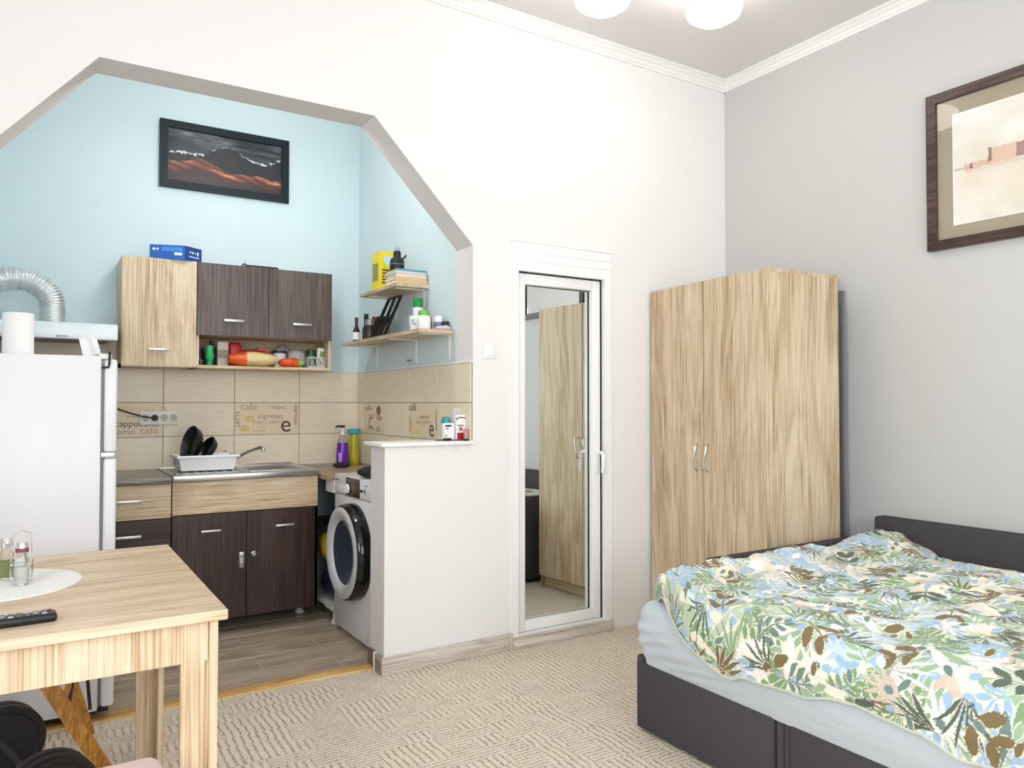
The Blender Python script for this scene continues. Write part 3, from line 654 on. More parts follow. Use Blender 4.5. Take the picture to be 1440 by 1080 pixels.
# ------------------------------------------------------------------ ceiling lamp
cl = thing('ceiling_lamp', 'ceiling lamp with several lit white glass bowls', 'lamp', (1.00, -1.02, HC))
GLOW = mat('lit_glass', (255, 250, 240), .4, emit=((255, 252, 250), 5.0))
MB().lathe([(.075, -.004), (.078, -.018), (.06, -.034), (0, -.04)], (1.0, -1.02, HC), 2, 24).build('canopy', NICKEL, parent=cl)
HL = HC + .014
for x, y in ((.835, -.565), (1.350, -.765), (1.24, -1.42), (.66, -1.36)):
    MB().tube([(1.0, -1.02, HC - .03), ((1.0 + x) / 2, (-1.02 + y) / 2, HC - .045), (x, y, HC - .04)], .009, 8).build('arm', NICKEL, parent=cl)
    MB().lathe([(.035, HL - .03), (.042, HL - .05), (.042, HL - .062)], (x, y, 0), 2, 18).build('socket_cup', NICKEL, parent=cl)
    MB().lathe([(.045, HL - .058), (.088, HL - .072), (.122, HL - .098), (.134, HL - .132), (.124, HL - .164), (.088, HL - .188), (.045, HL - .203), (0, HL - .207)], (x, y, 0), 2, 28).build('glass_bowl', GLOW, parent=cl)

# ================================================================== kitchen
# ------------------------------------------------------------------ added kitchen lamp (unseen above the arch, brightens the alcove)
kl = thing('kitchen_fill_lamp', 'added unseen pendant lamp with lit globe brightening the kitchen alcove', 'lamp', (-0.42, 0.30, HC))
MB().lathe([(.06, 0), (.06, -.02), (.01, -.03)], (-0.42, .30, HC), 2, 24).build('canopy', NICKEL, parent=kl)
MB().tube([(-.42, .30, HC - .02), (-.42, .30, 2.93)], .005, 8).build('flex', PLAST, parent=kl)
MB().lathe([(.03, 2.955), (.07, 2.94), (.11, 2.90), (.122, 2.845), (.11, 2.79), (.07, 2.75), (0, 2.735)], (-0.42, .30, 0), 2, 28).build('glass_globe', mat('lit_glass_kitchen', (255, 252, 246), .4, emit=((255, 252, 248), 34.0)), parent=kl)

# ------------------------------------------------------------------ fridge
fr = thing('fridge', 'white two-door fridge seen from its side at the left of the arch', 'fridge', (-1.37, .375, .011))
fx0, fx1, fy0, fy1, fz = -1.640, -1.094, 0.100, 0.650, 1.432
def FP(n, m, mb): return mb.build(n, m, parent=fr)
FP('body', APPL, MB().rbox(fx0, -1.150, fy0, fy1, .045, fz, .008, 2))
FP('seal', mat('door_seal', (120, 122, 126), .6), MB().box(-1.150, -1.141, fy0 + .006, fy1 - .006, .06, fz - .03))
FP('upper_door', APPL, MB().rbox(-1.141, fx1, fy0, fy1, 1.052, fz - .012, .012, 3))
FP('lower_door', APPL, MB().rbox(-1.141, fx1, fy0, fy1, .055, 1.030, .012, 3))
FP('hinge', NICKEL, MB().rbox(-1.150, -1.100, fy0 - .004, fy0 + .05, 1.030, 1.052, .003))
FP('hinge', BLACK, MB().rbox(-1.150, -1.112, fy0 + .002, fy0 + .05, 0.040, 0.056, .003))
FP('hinge_cover', APPL, MB().rbox(-1.160, -1.115, fy0 + .004, fy0 + .06, fz - .012, fz + .010, .004))
FP('door_handle', APPL, MB().rbox(fx1, fx1 + .018, fy1 - .05, fy1 - .02, 1.12, 1.34, .006)); FP('door_handle', APPL, MB().rbox(fx1, fx1 + .018, fy1 - .05, fy1 - .02, .66, .96, .006))
FP('bottom_frame', BLACK, MB().box(fx0 + .02, -1.155, fy0 + .03, fy1 - .03, .03, .046))
for x, y in ((-1.19, .16), (-1.60, .16), (-1.19, .60), (-1.60, .60)): FP('foot', mat('grey_plastic', (150, 150, 152), .5), MB().lathe([(.024, .011), (.024, .020), (.010, .022), (.010, .045)], (x, y, 0), 2, 14))
o = FP('cord', BLACK, MB().tube([(-1.118, .30, 1.452), (-1.119, .18, 1.448), (-1.122, .100, 1.447), (-1.1235, .0935, 1.437), (-1.1245, .0945, 1.40), (-1.127, .0945, 1.388), (-1.150, .0945, 1.386)], .0045, 8))

# paper roll and folded papers on the fridge
for x, y, lab in ((-1.432, .34, 'thick white paper towel roll standing on the fridge, nearer its door'), (-1.556, .38, 'white paper towel roll on the fridge cut by the left edge')):
    t = thing('paper_roll', lab, 'paper roll', (x, y, fz), group='paper rolls on the fridge')
    prof = [(.020, .172), (.053, .174), (.0545, .168), (.0545, .006), (.053, 0), (.020, 0)]
    MB().lathe([(r, h) for r, h in prof][::-1] + [(.020, 0)], (x, y, fz), 2, 28).build('paper_wrap', PAPER, parent=t)
    MB().lathe([(.020, .001), (.020, .171), (.0175, .171), (.0175, .001)], (x, y, fz), 2, 20).build('cardboard_core', mat('cardboard', (188, 158, 122), .9), parent=t)
t = thing('folded_papers', 'folded white paper leaflet propped on top of the fridge', 'papers', (-1.18, .30, fz))
for k, (q, y) in enumerate(((((-1.222, .078), (-1.196, .086), (-1.172, .0), (-1.204, .0)), .30), (((-1.196, .086), (-1.184, .080), (-1.160, .010), (-1.172, .0)), .304), (((-1.186, .088), (-1.158, .092), (-1.140, .024), (-1.163, .014)), .322))):
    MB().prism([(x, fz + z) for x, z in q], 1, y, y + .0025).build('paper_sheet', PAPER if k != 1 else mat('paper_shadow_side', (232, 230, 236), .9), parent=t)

# ------------------------------------------------------------------ range hood and duct
hx0, hx1, hy0, hy1 = -1.635, -1.018, 1.085, 1.566
hood = thing('range_hood', 'slim white cooker hood hung left of the wall cabinets', 'range hood', (-1.32, 1.56, 1.57))
HW = mat('hood_white', (236, 244, 247), .35, nvar=.01)
MB().prism([(hy0, 1.590), (hy0 + .004, 1.640), (hy0 + .03, 1.652), (hy1, 1.656), (hy1, 1.586)], 0, hx0, hx1).build('hood_body', HW, parent=hood)
MB().rbox(hx0, hx1, hy0 - .006, hy0 + .05, 1.568, 1.592, .004).build('front_lip', APPL, parent=hood)
MB().box(hx0 + .03, hx1 - .03, hy0 + .05, hy1 - .02, 1.578, 1.587).build('grease_filter', mat('filter_grey', (110, 110, 110), .5, .4), parent=hood)
MB().rbox(-1.29, -1.24, hy0 - .009, hy0 - .005, 1.576, 1.584, .002).build('switch_slider', mat('slider_grey', (176, 176, 172), .4), parent=hood)
MB().lathe([(.066, 0), (.066, .012), (.061, .014)], (-1.302, 1.35, 1.655), 2, 24).build('duct_collar', STEEL, parent=hood)
MB().lathe([(.060, 0), (.060, .004), (.0, .008)], (-1.105, 1.33, 1.655), 2, 24).build('blanking_cap', mat('cap_grey', (90, 92, 94), .5), parent=hood)
path = []; rad = []
ctr = [(-1.302, 1.669)] + [(-1.302, 1.70 + .02 * k) for k in range(3)] + [(-1.302 - .15 + .15 * math.cos(a), 1.745 + .142 * math.sin(a)) for a in np.linspace(.1, PI / 2, 16)] + [(-1.50, 1.883), (-1.56, 1.862), (-1.62, 1.835), (-1.655, 1.82)]
cp = [Vector((x, 1.35, z)) for x, z in ctr]
dense = []
for a, b in zip(cp[:-1], cp[1:]):
    n = max(2, int((b - a).length / .0022))
    for k in range(n): dense.append(a.lerp(b, k / n))
sacc = 0
for i, p in enumerate(dense):
    if i: sacc += (p - dense[i - 1]).length
    rad.append(.0590 + .0035 * math.sin(sacc / .0130 * 2 * PI))
tag(MB().tube(dense, rad, 28).build('flexible_duct', mat('aluminium_foil', (226, 228, 228), .34, .75), angle=80), 'ribbed silver aluminium duct bending from the hood into the left wall', 'duct')

# ------------------------------------------------------------------ wall cabinets
def bar_handle(parent, x0, x1, y, z, m=NICKEL, t=.014):
    MB().rbox(x0, x1, y - .026, y - .016, z - t / 2, z + t / 2, .002).box(x0 + .006, x0 + .014, y - .018, y, z - .004, z + .004).box(x1 - .014, x1 - .006, y - .018, y, z - .004, z + .004).build('handle', m, parent=parent)
uY, uB, uz0, uz1 = 1.280, 1.566, 1.447, 2.047
uc = thing('wall_cabinet', 'single-door light oak wall cabinet beside the cooker hood', 'cabinet', (-.796, 1.566, uz0))
MB().box(-.985, -.969, uY + .018, uB, uz0, uz1).box(-.623, -.607, uY + .018, uB, uz0, uz1).box(-.969, -.623, uY + .018, uB, uz1 - .016, uz1).box(-.969, -.623, uB - .004, uB, uz0, uz1 - .016).build('carcass', oak(2), parent=uc)
MB().box(-.985, -.607, uY + .004, uB, uz0 - .0, uz0 + .016).build('bottom_board', oak(0), parent=uc)
d = MB().rbox(-.984, -.608, uY, uY + .017, uz0 + .004, uz1, .001, 1).build('door', oak(2), parent=uc); bar_handle(d, -.853, -.750, uY, 1.543, NICKEL)
ud = thing('wall_cabinet', 'wide wall cabinet with two black-brown doors over an open niche', 'cabinet', (-.214, 1.566, uz0))
for q in ((-.606, -.590), (.162, .178)): MB().box(*q, uY + .018, uB, uz0, uz1).build('side_panel', oak(2), parent=ud)
MB().box(-.590, .162, uY + .018, uB, uz1 - .016, uz1).build('top_board', oak(0), parent=ud)
MB().box(-.606, .178, uY + .002, uB, uz0, uz0 + .016).build('bottom_board', oak(0), parent=ud)
MB().box(-.590, .162, uY + .018, uB, 1.634, 1.650).build('niche_top', oak(0), parent=ud)
MB().box(-.590, .162, uB - .005, uB, uz0 + .016, uz1 - .016).build('back_panel', mat('niche_back', (190, 170, 140), .8), parent=ud)
UD = wood('grey_wenge', 2, (108, 92, 86), (84, 70, 66), (58, 46, 44), rough=.34, figure=.2)
for x0, x1, h0, h1 in ((-.605, -.209, -.463, -.353), (-.206, .177, -.069, .044)):
    d = MB().rbox(x0, x1, uY, uY + .017, 1.634, uz1, .001, 1).build('door', UD, parent=ud); bar_handle(d, h0, h1, uY, 1.722, NICKEL)
# on top of the wall cabinets
bx = thing('blue_box', 'flat blue cardboard box lying on top of the oak wall cabinet', 'box', (-.68, 1.40, uz1), math.radians(-10))
BB = mat('box_blue', (28, 92, 178), .45); BBD = mat('box_navy', (20, 60, 138), .45)
V0 = [(-.150, -.12), (.030, -.150), (.115, -.062), (-.06, .06)]
MB().prism(V0, 2, .0, .078).build('carton', BB, parent=bx, local=True)
MB().add([(.0315, -.1495, .003), (.116, -.0625, .003), (.116, -.0625, .077), (.0315, -.1495, .077)], [(0, 1, 2, 3)]).build('end_print', BBD, parent=bx, local=True)
wb_ = mat('box_white_print', (220, 232, 244), .5)
for a0, a1, z0, z1 in ((.25, .33, .042, .052), (.40, .50, .040, .052), (.58, .64, .04, .05), (.70, .80, .034, .056), (.2, .85, .020, .025)):
    p = lambda t, z: (.032 + (.116 - .032) * t + .0006, -.1497 + (-.0627 + .1497) * t - .0006, z)
    MB().add([p(a0, z0), p(a1, z0), p(a1, z1), p(a0, z1)], [(0, 1, 2, 3)]).build('printed_mark', wb_, parent=bx, local=True)
for a0, a1, z0, z1, mm_ in ((.08, .16, .048, .060, wb_), (.19, .25, .048, .060, wb_), (.70, .92, .022, .038, wb_), (.34, .92, .044, .066, mat('box_lightblue', (64, 140, 214), .5))):
    p = lambda t, z: (-.150 + .18 * t - .0001, -.12 - .03 * t - .0008, z)
    MB().add([p(a0, z0), p(a1, z0), p(a1, z1), p(a0, z1)], [(0, 1, 2, 3)]).build('printed_mark', mm_, parent=bx, local=True)
t = thing('black_tray', 'thin black tray lying on top of the black-brown wall cabinet', 'tray', (-.235, 1.42, uz1))
MB().rbox(-.325, -.145, 1.33, 1.50, uz1, uz1 + .006, .002).build('tray_base', BLACK, parent=t)
MB().tube([(-.325, 1.33, uz1 + .012), (-.145, 1.33, uz1 + .012), (-.145, 1.50, uz1 + .012), (-.325, 1.50, uz1 + .012)], .007, 8, close=True).build('tray_rim', BLACK, parent=t)
MB().tube([(-.327, 1.33, uz1 + .014), (-.33, 1.36, uz1 + .028), (-.33, 1.42, uz1 + .028), (-.327, 1.45, uz1 + .014)], .005, 8).build('tray_grip', BLACK, parent=t)

# ------------------------------------------------------------------ things in the niche
nz = uz0 + .016
def bottle(name, label, cat, x, y, z, prof, m, cap=None, capm=None, group=None, label_band=None, n=20):
    t = thing(name, label, cat, (x, y, z), group=group)
    MB().lathe(prof, (x, y, z), 2, n).build('bottle_body', m, parent=t)
    if cap: MB().lathe(cap, (x, y, z), 2, n).build('cap', capm, parent=t)
    if label_band:
        r, a, b, lm = label_band; MB().lathe([(r, a), (r, b)], (x, y, z), 2, n, cap=False).build('paper_label', lm, parent=t)
    return t
def sack(name, label, cat, c, size, m, bands=(), seed=1, rz=0, group=None):
    """soft filled bag: puffed box with crimped ends; bands: (x0,x1,material) shares of its length"""
    t = thing(name, label, cat, c, rz, group)
    nu, nv = 26, 18; sx, sy, sz = size; U_ = np.linspace(0, 1, nu)
    segs = [(0, 1, m)] if not bands else bands
    for a, b, mm_ in segs:
        V = []; F = []
        uu = np.linspace(a, b, 14); vv = np.linspace(0, 2 * PI, nv + 1)[:-1]
        for u in uu:
            pf = max(.04, (math.sin(PI * min(1, max(0, u * .96 + .02)))) ** .28)
            for v in vv:
                wob = 1 + .13 * (float(vnoise(np.array(u * 9 + seed), np.array(v * 2.0 + seed * 3), seed)) - .5) * 2
                y = math.cos(v) * sy / 2 * (.35 + .65 * pf) * wob; z = sz / 2 + math.copysign(abs(math.sin(v)) ** .8, math.sin(v)) * sz / 2 * pf * wob
                V.append(((u - .5) * sx, y, max(0.0, z)))
        for i in range(len(uu) - 1):
            for k in range(nv): F.append((i * nv + k, i * nv + (k + 1) % nv, (i + 1) * nv + (k + 1) % nv, (i + 1) * nv + k))
        F.append(tuple(range(nv))); F.append(tuple((len(uu) - 1) * nv + k for k in range(nv)))
        mb = MB(); mb.add(V, F, True); mb.build('bag_film' if mm_ is m else 'bag_print', mm_, parent=t, local=True, angle=60)
    return t
GREENP = mat('green_plastic', (30, 166, 98), .3); REDP = mat('red_film', (196, 24, 34), .3); ORG = mat('orange_film', (226, 92, 38), .3, bump=.4, bscale=60)
NOOD = mat('noodle_film', (226, 200, 146), .35, bump=.7, bscale=70, nvar=.12, nscale=40); CREAMP = mat('cream_print', (228, 220, 206), .5); DARKG = mat('dark_green', (20, 74, 46), .35)
bottle('green_bottle', 'small green squeeze bottle standing upside down in the cabinet niche', 'bottle', -.525, 1.34, nz, [(.015, 0), (.017, .012), (.012, .022), (.023, .040), (.025, .062), (.019, .080), (.023, .098), (.019, .116), (0, .120)], GREENP)
bottle('spice_jar', 'black-lidded dark jar at the left end of the cabinet niche', 'jar', -.568, 1.40, nz, [(.024, 0), (.026, .004), (.026, .075), (.02, .085)], mat('dark_glass', (34, 20, 18), .15), [(.022, .083), (.022, .105), (0, .107)], BLACK)
bottle('spice_jar', 'tall black bottle just behind the green squeeze bottle', 'bottle', -.497, 1.43, nz, [(.024, 0), (.026, .01), (.026, .10), (.012, .125), (.012, .14)], BLACK, [(.013, .138), (.013, .155), (0, .156)], BLACK)
bottle('spice_jar', 'short red-topped jar low at the left end of the niche', 'jar', -.575, 1.315, nz, [(.012, 0), (.013, .02), (.011, .03)], mat('dark_glass', (34, 20, 18)), [(.012, .012), (.013, .026), (.0, .034)], mat('pinkish_red', (206, 60, 84), .4))
t = thing('flour_bag', 'upright white paper bag in the cabinet niche left of the red packet', 'bag', (-.432, 1.45, nz))
MB().rbox(-.466, -.402, 1.425, 1.475, nz, nz + .150, .008).build('paper_bag', CREAMP, parent=t); MB().box(-.46, -.408, 1.4245, 1.4255, nz + .05, nz + .10).build('bag_print', mat('print_grey', (176, 164, 156), .6), parent=t)
t = thing('red_packet', 'glossy red foil packet standing in the cabinet niche', 'packet', (-.362, 1.45, nz))
MB().rbox(-.398, -.326, 1.42, 1.48, nz, nz + .148, .016, 3).build('foil_pack', REDP, parent=t); MB().rbox(-.392, -.332, 1.4185, 1.421, nz + .03, nz + .05, .001).build('pack_print', PAPER, parent=t)
sack('noodle_bag', 'big orange and clear bag of pasta lying at the front of the niche', 'bag', (-.285, 1.345, nz), (.270, .12, .088), ORG, ((0, .36, ORG), (.36, 1, NOOD)), 3, -.04)
sack('noodle_bag', 'orange-red bag lying on top of the big pasta bag', 'bag', (-.27, 1.405, nz + .03), (.19, .09, .075), mat('orange_red_film', (206, 60, 40), .3), (), 6)
t = thing('tea_box', 'small orange and blue carton behind the white tub in the niche', 'box', (-.185, 1.50, nz))
MB().rbox(-.225, -.150, 1.47, 1.53, nz, nz + .125, .002, 1).build('carton', mat('carton_orange', (210, 112, 84), .5), parent=t); MB().box(-.226, -.149, 1.469, 1.531, nz, nz + .07).build('carton_band', mat('carton_blue', (70, 82, 120), .5), parent=t)
bottle('white_tub', 'white plastic tub with dark lid in the middle of the niche', 'tub', -.108, 1.41, nz, [(.034, 0), (.040, .085), (.042, .09)], PLAST, [(.043, .088), (.043, .100), (.040, .104), (0, .104)], mat('navy_lid', (34, 38, 56), .35), n=24)
sack('snack_bag', 'small orange-red snack bag with green end lying in front of the tub', 'bag', (-.055, 1.335, nz), (.145, .09, .060), mat('snack_orange', (224, 84, 32), .3), ((0, .68, mat('snack_orange', (224, 84, 32))), (.68, 1, mat('snack_green', (140, 178, 92), .35))), 9, .06)
sack('clear_bag', 'crumpled pale plastic bag stuffed in the niche beside the grey basket', 'bag', (.005, 1.45, nz), (.11, .10, .120), mat('crumpled_film', (206, 200, 196), .3, bump=.9, bscale=40), (), 12)
sack('clear_bag', 'greyish folded plastic bag leaning over the dark lid of the tub', 'bag', (-.06, 1.515, nz), (.10, .06, .150), mat('grey_film', (170, 160, 158), .3, bump=.8, bscale=40), (), 15)
bk = thing('grey_basket', 'small grey perforated plastic basket at the right end of the niche', 'basket', (.098, 1.375, nz))
BKM = mat('basket_grey', (182, 182, 184), .5)
x0, x1, y0, y1, z0, z1 = .045, .152, 1.325, 1.43, nz, nz + .068
MB().box(x0, x1, y0, y1, z0, z0 + .004).build('basket_floor', BKM, parent=bk)
for k, sgn in enumerate((0, 1)):
    yy_ = y0 if sgn == 0 else y1
    MB().box(x0 - .004, x1 + .004, yy_ - .003, yy_ + .003, z1 - .008, z1).build('rim_bar', BKM, parent=bk)
    MB().box(x0, x1, yy_ - .002, yy_ + .002, z0, z0 + .014).build('base_bar', BKM, parent=bk)
    for i in range(7): MB().beam((x0 + (x1 - x0) * i / 6, yy_, z0 + .01), (x0 + (x1 - x0) * min(1, max(0, (i + (1 if i % 2 else -1) * .6) / 6)), yy_, z1 - .004), .004, .005).build('lattice_bar', BKM, parent=bk)
for xx in (x0, x1): MB().box(xx - .002, xx + .002, y0, y1, z0, z1).build('end_wall', BKM, parent=bk)
bottle('green_lid_jar', 'jar with dark green lid standing inside the grey basket', 'jar', .080, 1.385, nz + .004, [(.026, 0), (.028, .01), (.028, .075)], mat('jar_glass', (120, 130, 110), .15), [(.030, .074), (.030, .108), (.027, .112), (0, .112)], DARKG)
t = thing('seed_packet', 'white and green paper packet leaning in the grey basket', 'packet', (.128, 1.37, nz + .004))
MB().prism([(.108, nz + .004), (.146, nz + .004), (.154, nz + .125), (.114, nz + .130)], 1, 1.355, 1.372).build('paper_pack', mat('pack_white', (238, 240, 228), .6), parent=t)
MB().prism([(.124, nz + .075), (.149, nz + .07), (.152, nz + .105), (.132, nz + .108)], 1, 1.3542, 1.3546).build('pack_print', mat('leaf_green', (126, 160, 84), .6), parent=t)
t = thing('flower_card', 'pale card with flower print tucked at the front of the grey basket', 'card', (.115, 1.335, nz + .005))
MB().box(.098, .145, 1.331, 1.334, nz + .006, nz + .060).build('card_sheet', mat('card_cream', (232, 232, 206), .7), parent=t)
for a in range(5): MB().lathe([(.007, 0), (0, .0006)], (.121 + .010 * math.cos(a * 1.257), 1.3308, nz + .035 + .010 * math.sin(a * 1.257)), 1, 8, -1).build('printed_petal', mat('petal_olive', (150, 156, 88), .7), parent=t)

# ------------------------------------------------------------------ framed mountain picture
kp = thing('framed_picture', 'black-framed dark mountain and dune print on the blue kitchen wall', 'picture', (-.395, 1.58, 2.528))
x0, x1, z0, z1, fw_ = -.772, -.017, 2.525, 2.925, .044
KF = mat('blue_black_frame', (20, 32, 40), .5, spec=.25)
for a in (((x0, z0), (x1, z0), (x1 - fw_, z0 + fw_), (x0 + fw_, z0 + fw_)), ((x1, z0), (x1, z1), (x1 - fw_, z1 - fw_), (x1 - fw_, z0 + fw_)), ((x1, z1), (x0, z1), (x0 + fw_, z1 - fw_), (x1 - fw_, z1 - fw_)), ((x0, z1), (x0, z0), (x0 + fw_, z0 + fw_), (x0 + fw_, z1 - fw_))): MB().prism(a, 1, 1.552, 1.579).build('frame_rail', KF, parent=kp)
nx, ny = 240, 120; xx = np.linspace(x0 + fw_ - .002, x1 - fw_ + .002, nx); zz = np.linspace(z0 + fw_ - .002, z1 - fw_ + .002, ny); Xg, Zg = np.meshgrid(xx, zz); U = (Xg - xx[0]) / (xx[-1] - xx[0]); V = (Zg - zz[0]) / (zz[-1] - zz[0])
cl_ = fbm(U * 6 + 3, V * 14, 5); im = np.array([52, 56, 64.]) + (cl_[..., None] - .45) * np.array([190, 190, 190.]) * np.clip((V[..., None] - .55) * 3, 0, 1)
ridge = .62 + .34 * (fbm(U * 7 + 1, U * 0, 14, 6) - .5) + .10 * np.exp(-((U - .48) / .10) ** 2) + .05 * np.exp(-((U - .12) / .06) ** 2)
mt = V < ridge; im[mt] = (30, 28, 34)
snow = mt & (ridge - V < .16 * fbm(U * 30, V * 20, 9) * np.clip(.35 + np.cos((U - .2) * 9) * .5, .1, 1)) & (fbm(U * 34, V * 26, 19) > .47); im[snow] = (206, 206, 210)
dune = .33 + .14 * np.exp(-((U - .30) / .14) ** 2) - .10 * (U - .5) + .06 * (fbm(U * 9, U * 0 + 2, 25) - .5) * 2
dn = V < dune; fold = np.abs(np.sin(U * 13 + V * 22 + 5 * fbm(U * 5, V * 5, 33))) ** 2.2
lit = np.clip(1 - (dune - V) / .20, 0, 1) ** .8 * (.18 + .9 * fold * np.clip(fbm(U * 6, V * 6, 37) * 1.6, 0, 1))
im[dn] = np.array([58, 32, 34.])[None] + lit[dn][:, None] * np.array([190, 96, 44.])[None] + (np.clip(lit[dn] - .55, 0, 1)[:, None]) * np.array([30, 150, 110.])[None]
low = V < .16; im[low] = im[low] * .55 + np.array([54, 42, 46]) * .45
P = np.stack([Xg, np.full_like(Xg, 1.570), Zg], -1); grid_mesh('mountain_print', P, attr_mat('print_gloss', .5), kp, im, False)

# ------------------------------------------------------------------ base cabinets, sink
bY, bz = 1.005, 0.09
def leg_foot(parent, x, y, h): MB().lathe([(.026, 0), (.026, .012), (.018, .020), (.016, h - .012), (.026, h - .008), (.026, h)], (x, y, 0), 2, 16).build('foot', PLAST, parent=parent)
b1 = thing('base_cabinet', 'narrow oak and black-brown drawer unit between the fridge and the sink', 'cabinet', (-1.005, 1.29, 0))
MB().box(-1.245, -1.229, bY + .018, 1.566, bz, .826).box(-.783, -.767, bY + .018, 1.566, bz, .826).box(-1.229, -.783, bY + .03, 1.566, bz, bz + .016).box(-1.229, -.783, 1.56, 1.566, bz, .826).build('carcass', wenge(2), parent=b1)
d = MB().rbox(-1.244, -.768, bY, bY + .017, .652, .826, .001, 1).build('drawer_front', oak(0), parent=b1); bar_handle(d, -1.05, -.907, bY, .748, STEEL)
d = MB().rbox(-1.244, -.768, bY, bY + .017, .370, .648, .001, 1).build('drawer_front', wenge(0), parent=b1); bar_handle(d, -1.05, -.908, bY, .570, NICKEL)
d = MB().rbox(-1.244, -.768, bY, bY + .017, bz, .366, .001, 1).build('drawer_front', wenge(0), parent=b1); bar_handle(d, -1.05, -.908, bY, .30, NICKEL)
for x in (-1.2, -.82):
    for y in (1.24, 1.50): leg_foot(b1, x, y, bz)
ct = tag(MB().rbox(-1.245, -.764, bY - .022, 1.567, .827, .864, .010, 3).build('worktop', wood('grey_stone_top', 0, (150, 142, 132), (122, 113, 104), (92, 84, 76), rough=.3)), 'short grey worktop over the drawer unit beside the fridge', 'worktop')
b2 = thing('sink_cabinet', 'black-brown double-door sink cabinet with a broad oak front rail', 'cabinet', (-.38, 1.29, 0))
MB().box(-.763, -.747, bY + .018, 1.566, bz, .832).box(-.008, .008, bY, 1.566, bz, .832).box(-.747, -.008, bY + .03, 1.566, bz, bz + .016).box(-.747, -.008, 1.56, 1.566, bz, .832).build('carcass', wenge(2), parent=b2)
MB().rbox(-.762, .008, bY - .001, bY + .017, .660, .832, .001, 1).build('front_rail', oak(0), parent=b2)
for x0_, x1_, h0, h1 in ((-.762, -.387, -.623, -.523), (-.384, .007, -.234, -.131)):
    d = MB().rbox(x0_, x1_, bY, bY + .017, bz, .656, .001, 1).build('door', wenge(2), parent=b2); bar_handle(d, h0, h1, bY, .568, NICKEL, .012)
    if x0_ < -.5:
        MB().rbox(-.424, -.398, bY - .004, bY, .352, .438, .012, 3).lathe([(.010, .004), (.007, .010), (0, .011)], (-.411, bY, .418), 1, 14, -1).build('lock_plate', STEEL, parent=d); MB().lathe([(.008, .004), (.005, .007), (0, .008)], (-.411, bY - .001, .378), 1, 12, -1).build('lock_screw', NICKEL, parent=d)
    else: MB().lathe([(.015, 0), (.014, .008), (.008, .011), (0, .008)], (-.348, bY, .424), 1, 16, -1).build('lock_knob', STEEL, parent=d)
for x in (-.70, -.02):
    for y in (1.25, 1.50): leg_foot(b2, x, y, bz)
sk = thing('steel_sink', 'stainless steel sink top with drainer on the sink cabinet', 'sink', (-.38, 1.28, .832))
sx0, sx1, sy0, sy1, sz0, sz1 = -.762, .012, bY - .016, 1.567, .834, .866
# top sheet with a bowl opening on the right
ox0, ox1, oy0, oy1 = -.335, -.035, 1.10, 1.45
mb = MB().box(sx0, ox0, sy0, sy1, sz1 - .006, sz1).box(ox1, sx1, sy0, sy1, sz1 - .006, sz1).box(ox0, ox1, sy0, oy0, sz1 - .006, sz1).box(ox0, ox1, oy1, sy1, sz1 - .006, sz1)
mb.build('sink_deck', STEEL, parent=sk)
MB().rbox(sx0, sx1, sy0 - .002, sy0 + .012, sz0, sz1 + .002, .005, 2).build('front_edge', STEEL, parent=sk)
MB().rbox(sx0, sx1, sy1 - .014, sy1, sz1 - .004, sz1 + .008, .003).build('back_edge', STEEL, parent=sk)
MB().rbox(sx1 - .012, sx1, sy0, sy1, sz0, sz1 + .003, .003).build('side_edge', STEEL, parent=sk)
MB().box(ox0, ox0 + .002, oy0, oy1, .72, sz1 - .004).box(ox1 - .002, ox1, oy0, oy1, .72, sz1 - .004).box(ox0, ox1, oy0, oy0 + .002, .72, sz1 - .004).box(ox0, ox1, oy1 - .002, oy1, .72, sz1 - .004).box(ox0, ox1, oy0, oy1, .718, .722).build('bowl', STEEL, parent=sk)
MB().rbox(ox0 - .012, ox1 + .012, oy1, oy1 + .012, sz1 - .001, sz1 + .005, .003).rbox(ox0 - .012, ox1 + .012, oy0 - .012, oy0, sz1 - .001, sz1 + .004, .003).rbox(ox1, ox1 + .012, oy0, oy1, sz1 - .001, sz1 + .004, .003).build('bowl_rim', CHROME, parent=sk)
for k in range(7): MB().rbox(-.73 + k * .05, -.715 + k * .05, 1.10, 1.46, sz1 - .001, sz1 + .003, .0015, 1).build('drainer_rib', STEEL, parent=sk)
MB().lathe([(.03, .722), (.03, .726), (.02, .727), (0, .724)], (-.19, 1.28, 0), 2, 18).build('drain', CHROME, parent=sk)
fc = thing('sink_faucet', 'chrome mixer tap with long swivel spout behind the dish rack', 'faucet', (-.40, 1.50, sz1))
MB().lathe([(.024, 0), (.024, .010), (.019, .014), (.019, .055), (.023, .060), (.022, .082), (.012, .090), (0, .091)], (-.40, 1.50, sz1), 2, 20).build('tap_body', CHROME, parent=fc)
MB().tube([(-.40, 1.50, sz1 + .03), (-.385, 1.47, sz1 + .034), (-.30, 1.33, sz1 + .100), (-.262, 1.265, sz1 + .120), (-.250, 1.245, sz1 + .121), (-.243, 1.235, sz1 + .112), (-.242, 1.233, sz1 + .098)], [.011, .011, .010, .010, .010, .011, .012], 12).build('spout', CHROME, parent=fc)
MB().tube([(-.40, 1.50, sz1 + .085), (-.41, 1.46, sz1 + .094), (-.415, 1.42, sz1 + .092)], [.010, .009, .006], 10).build('lever', CHROME, parent=fc)
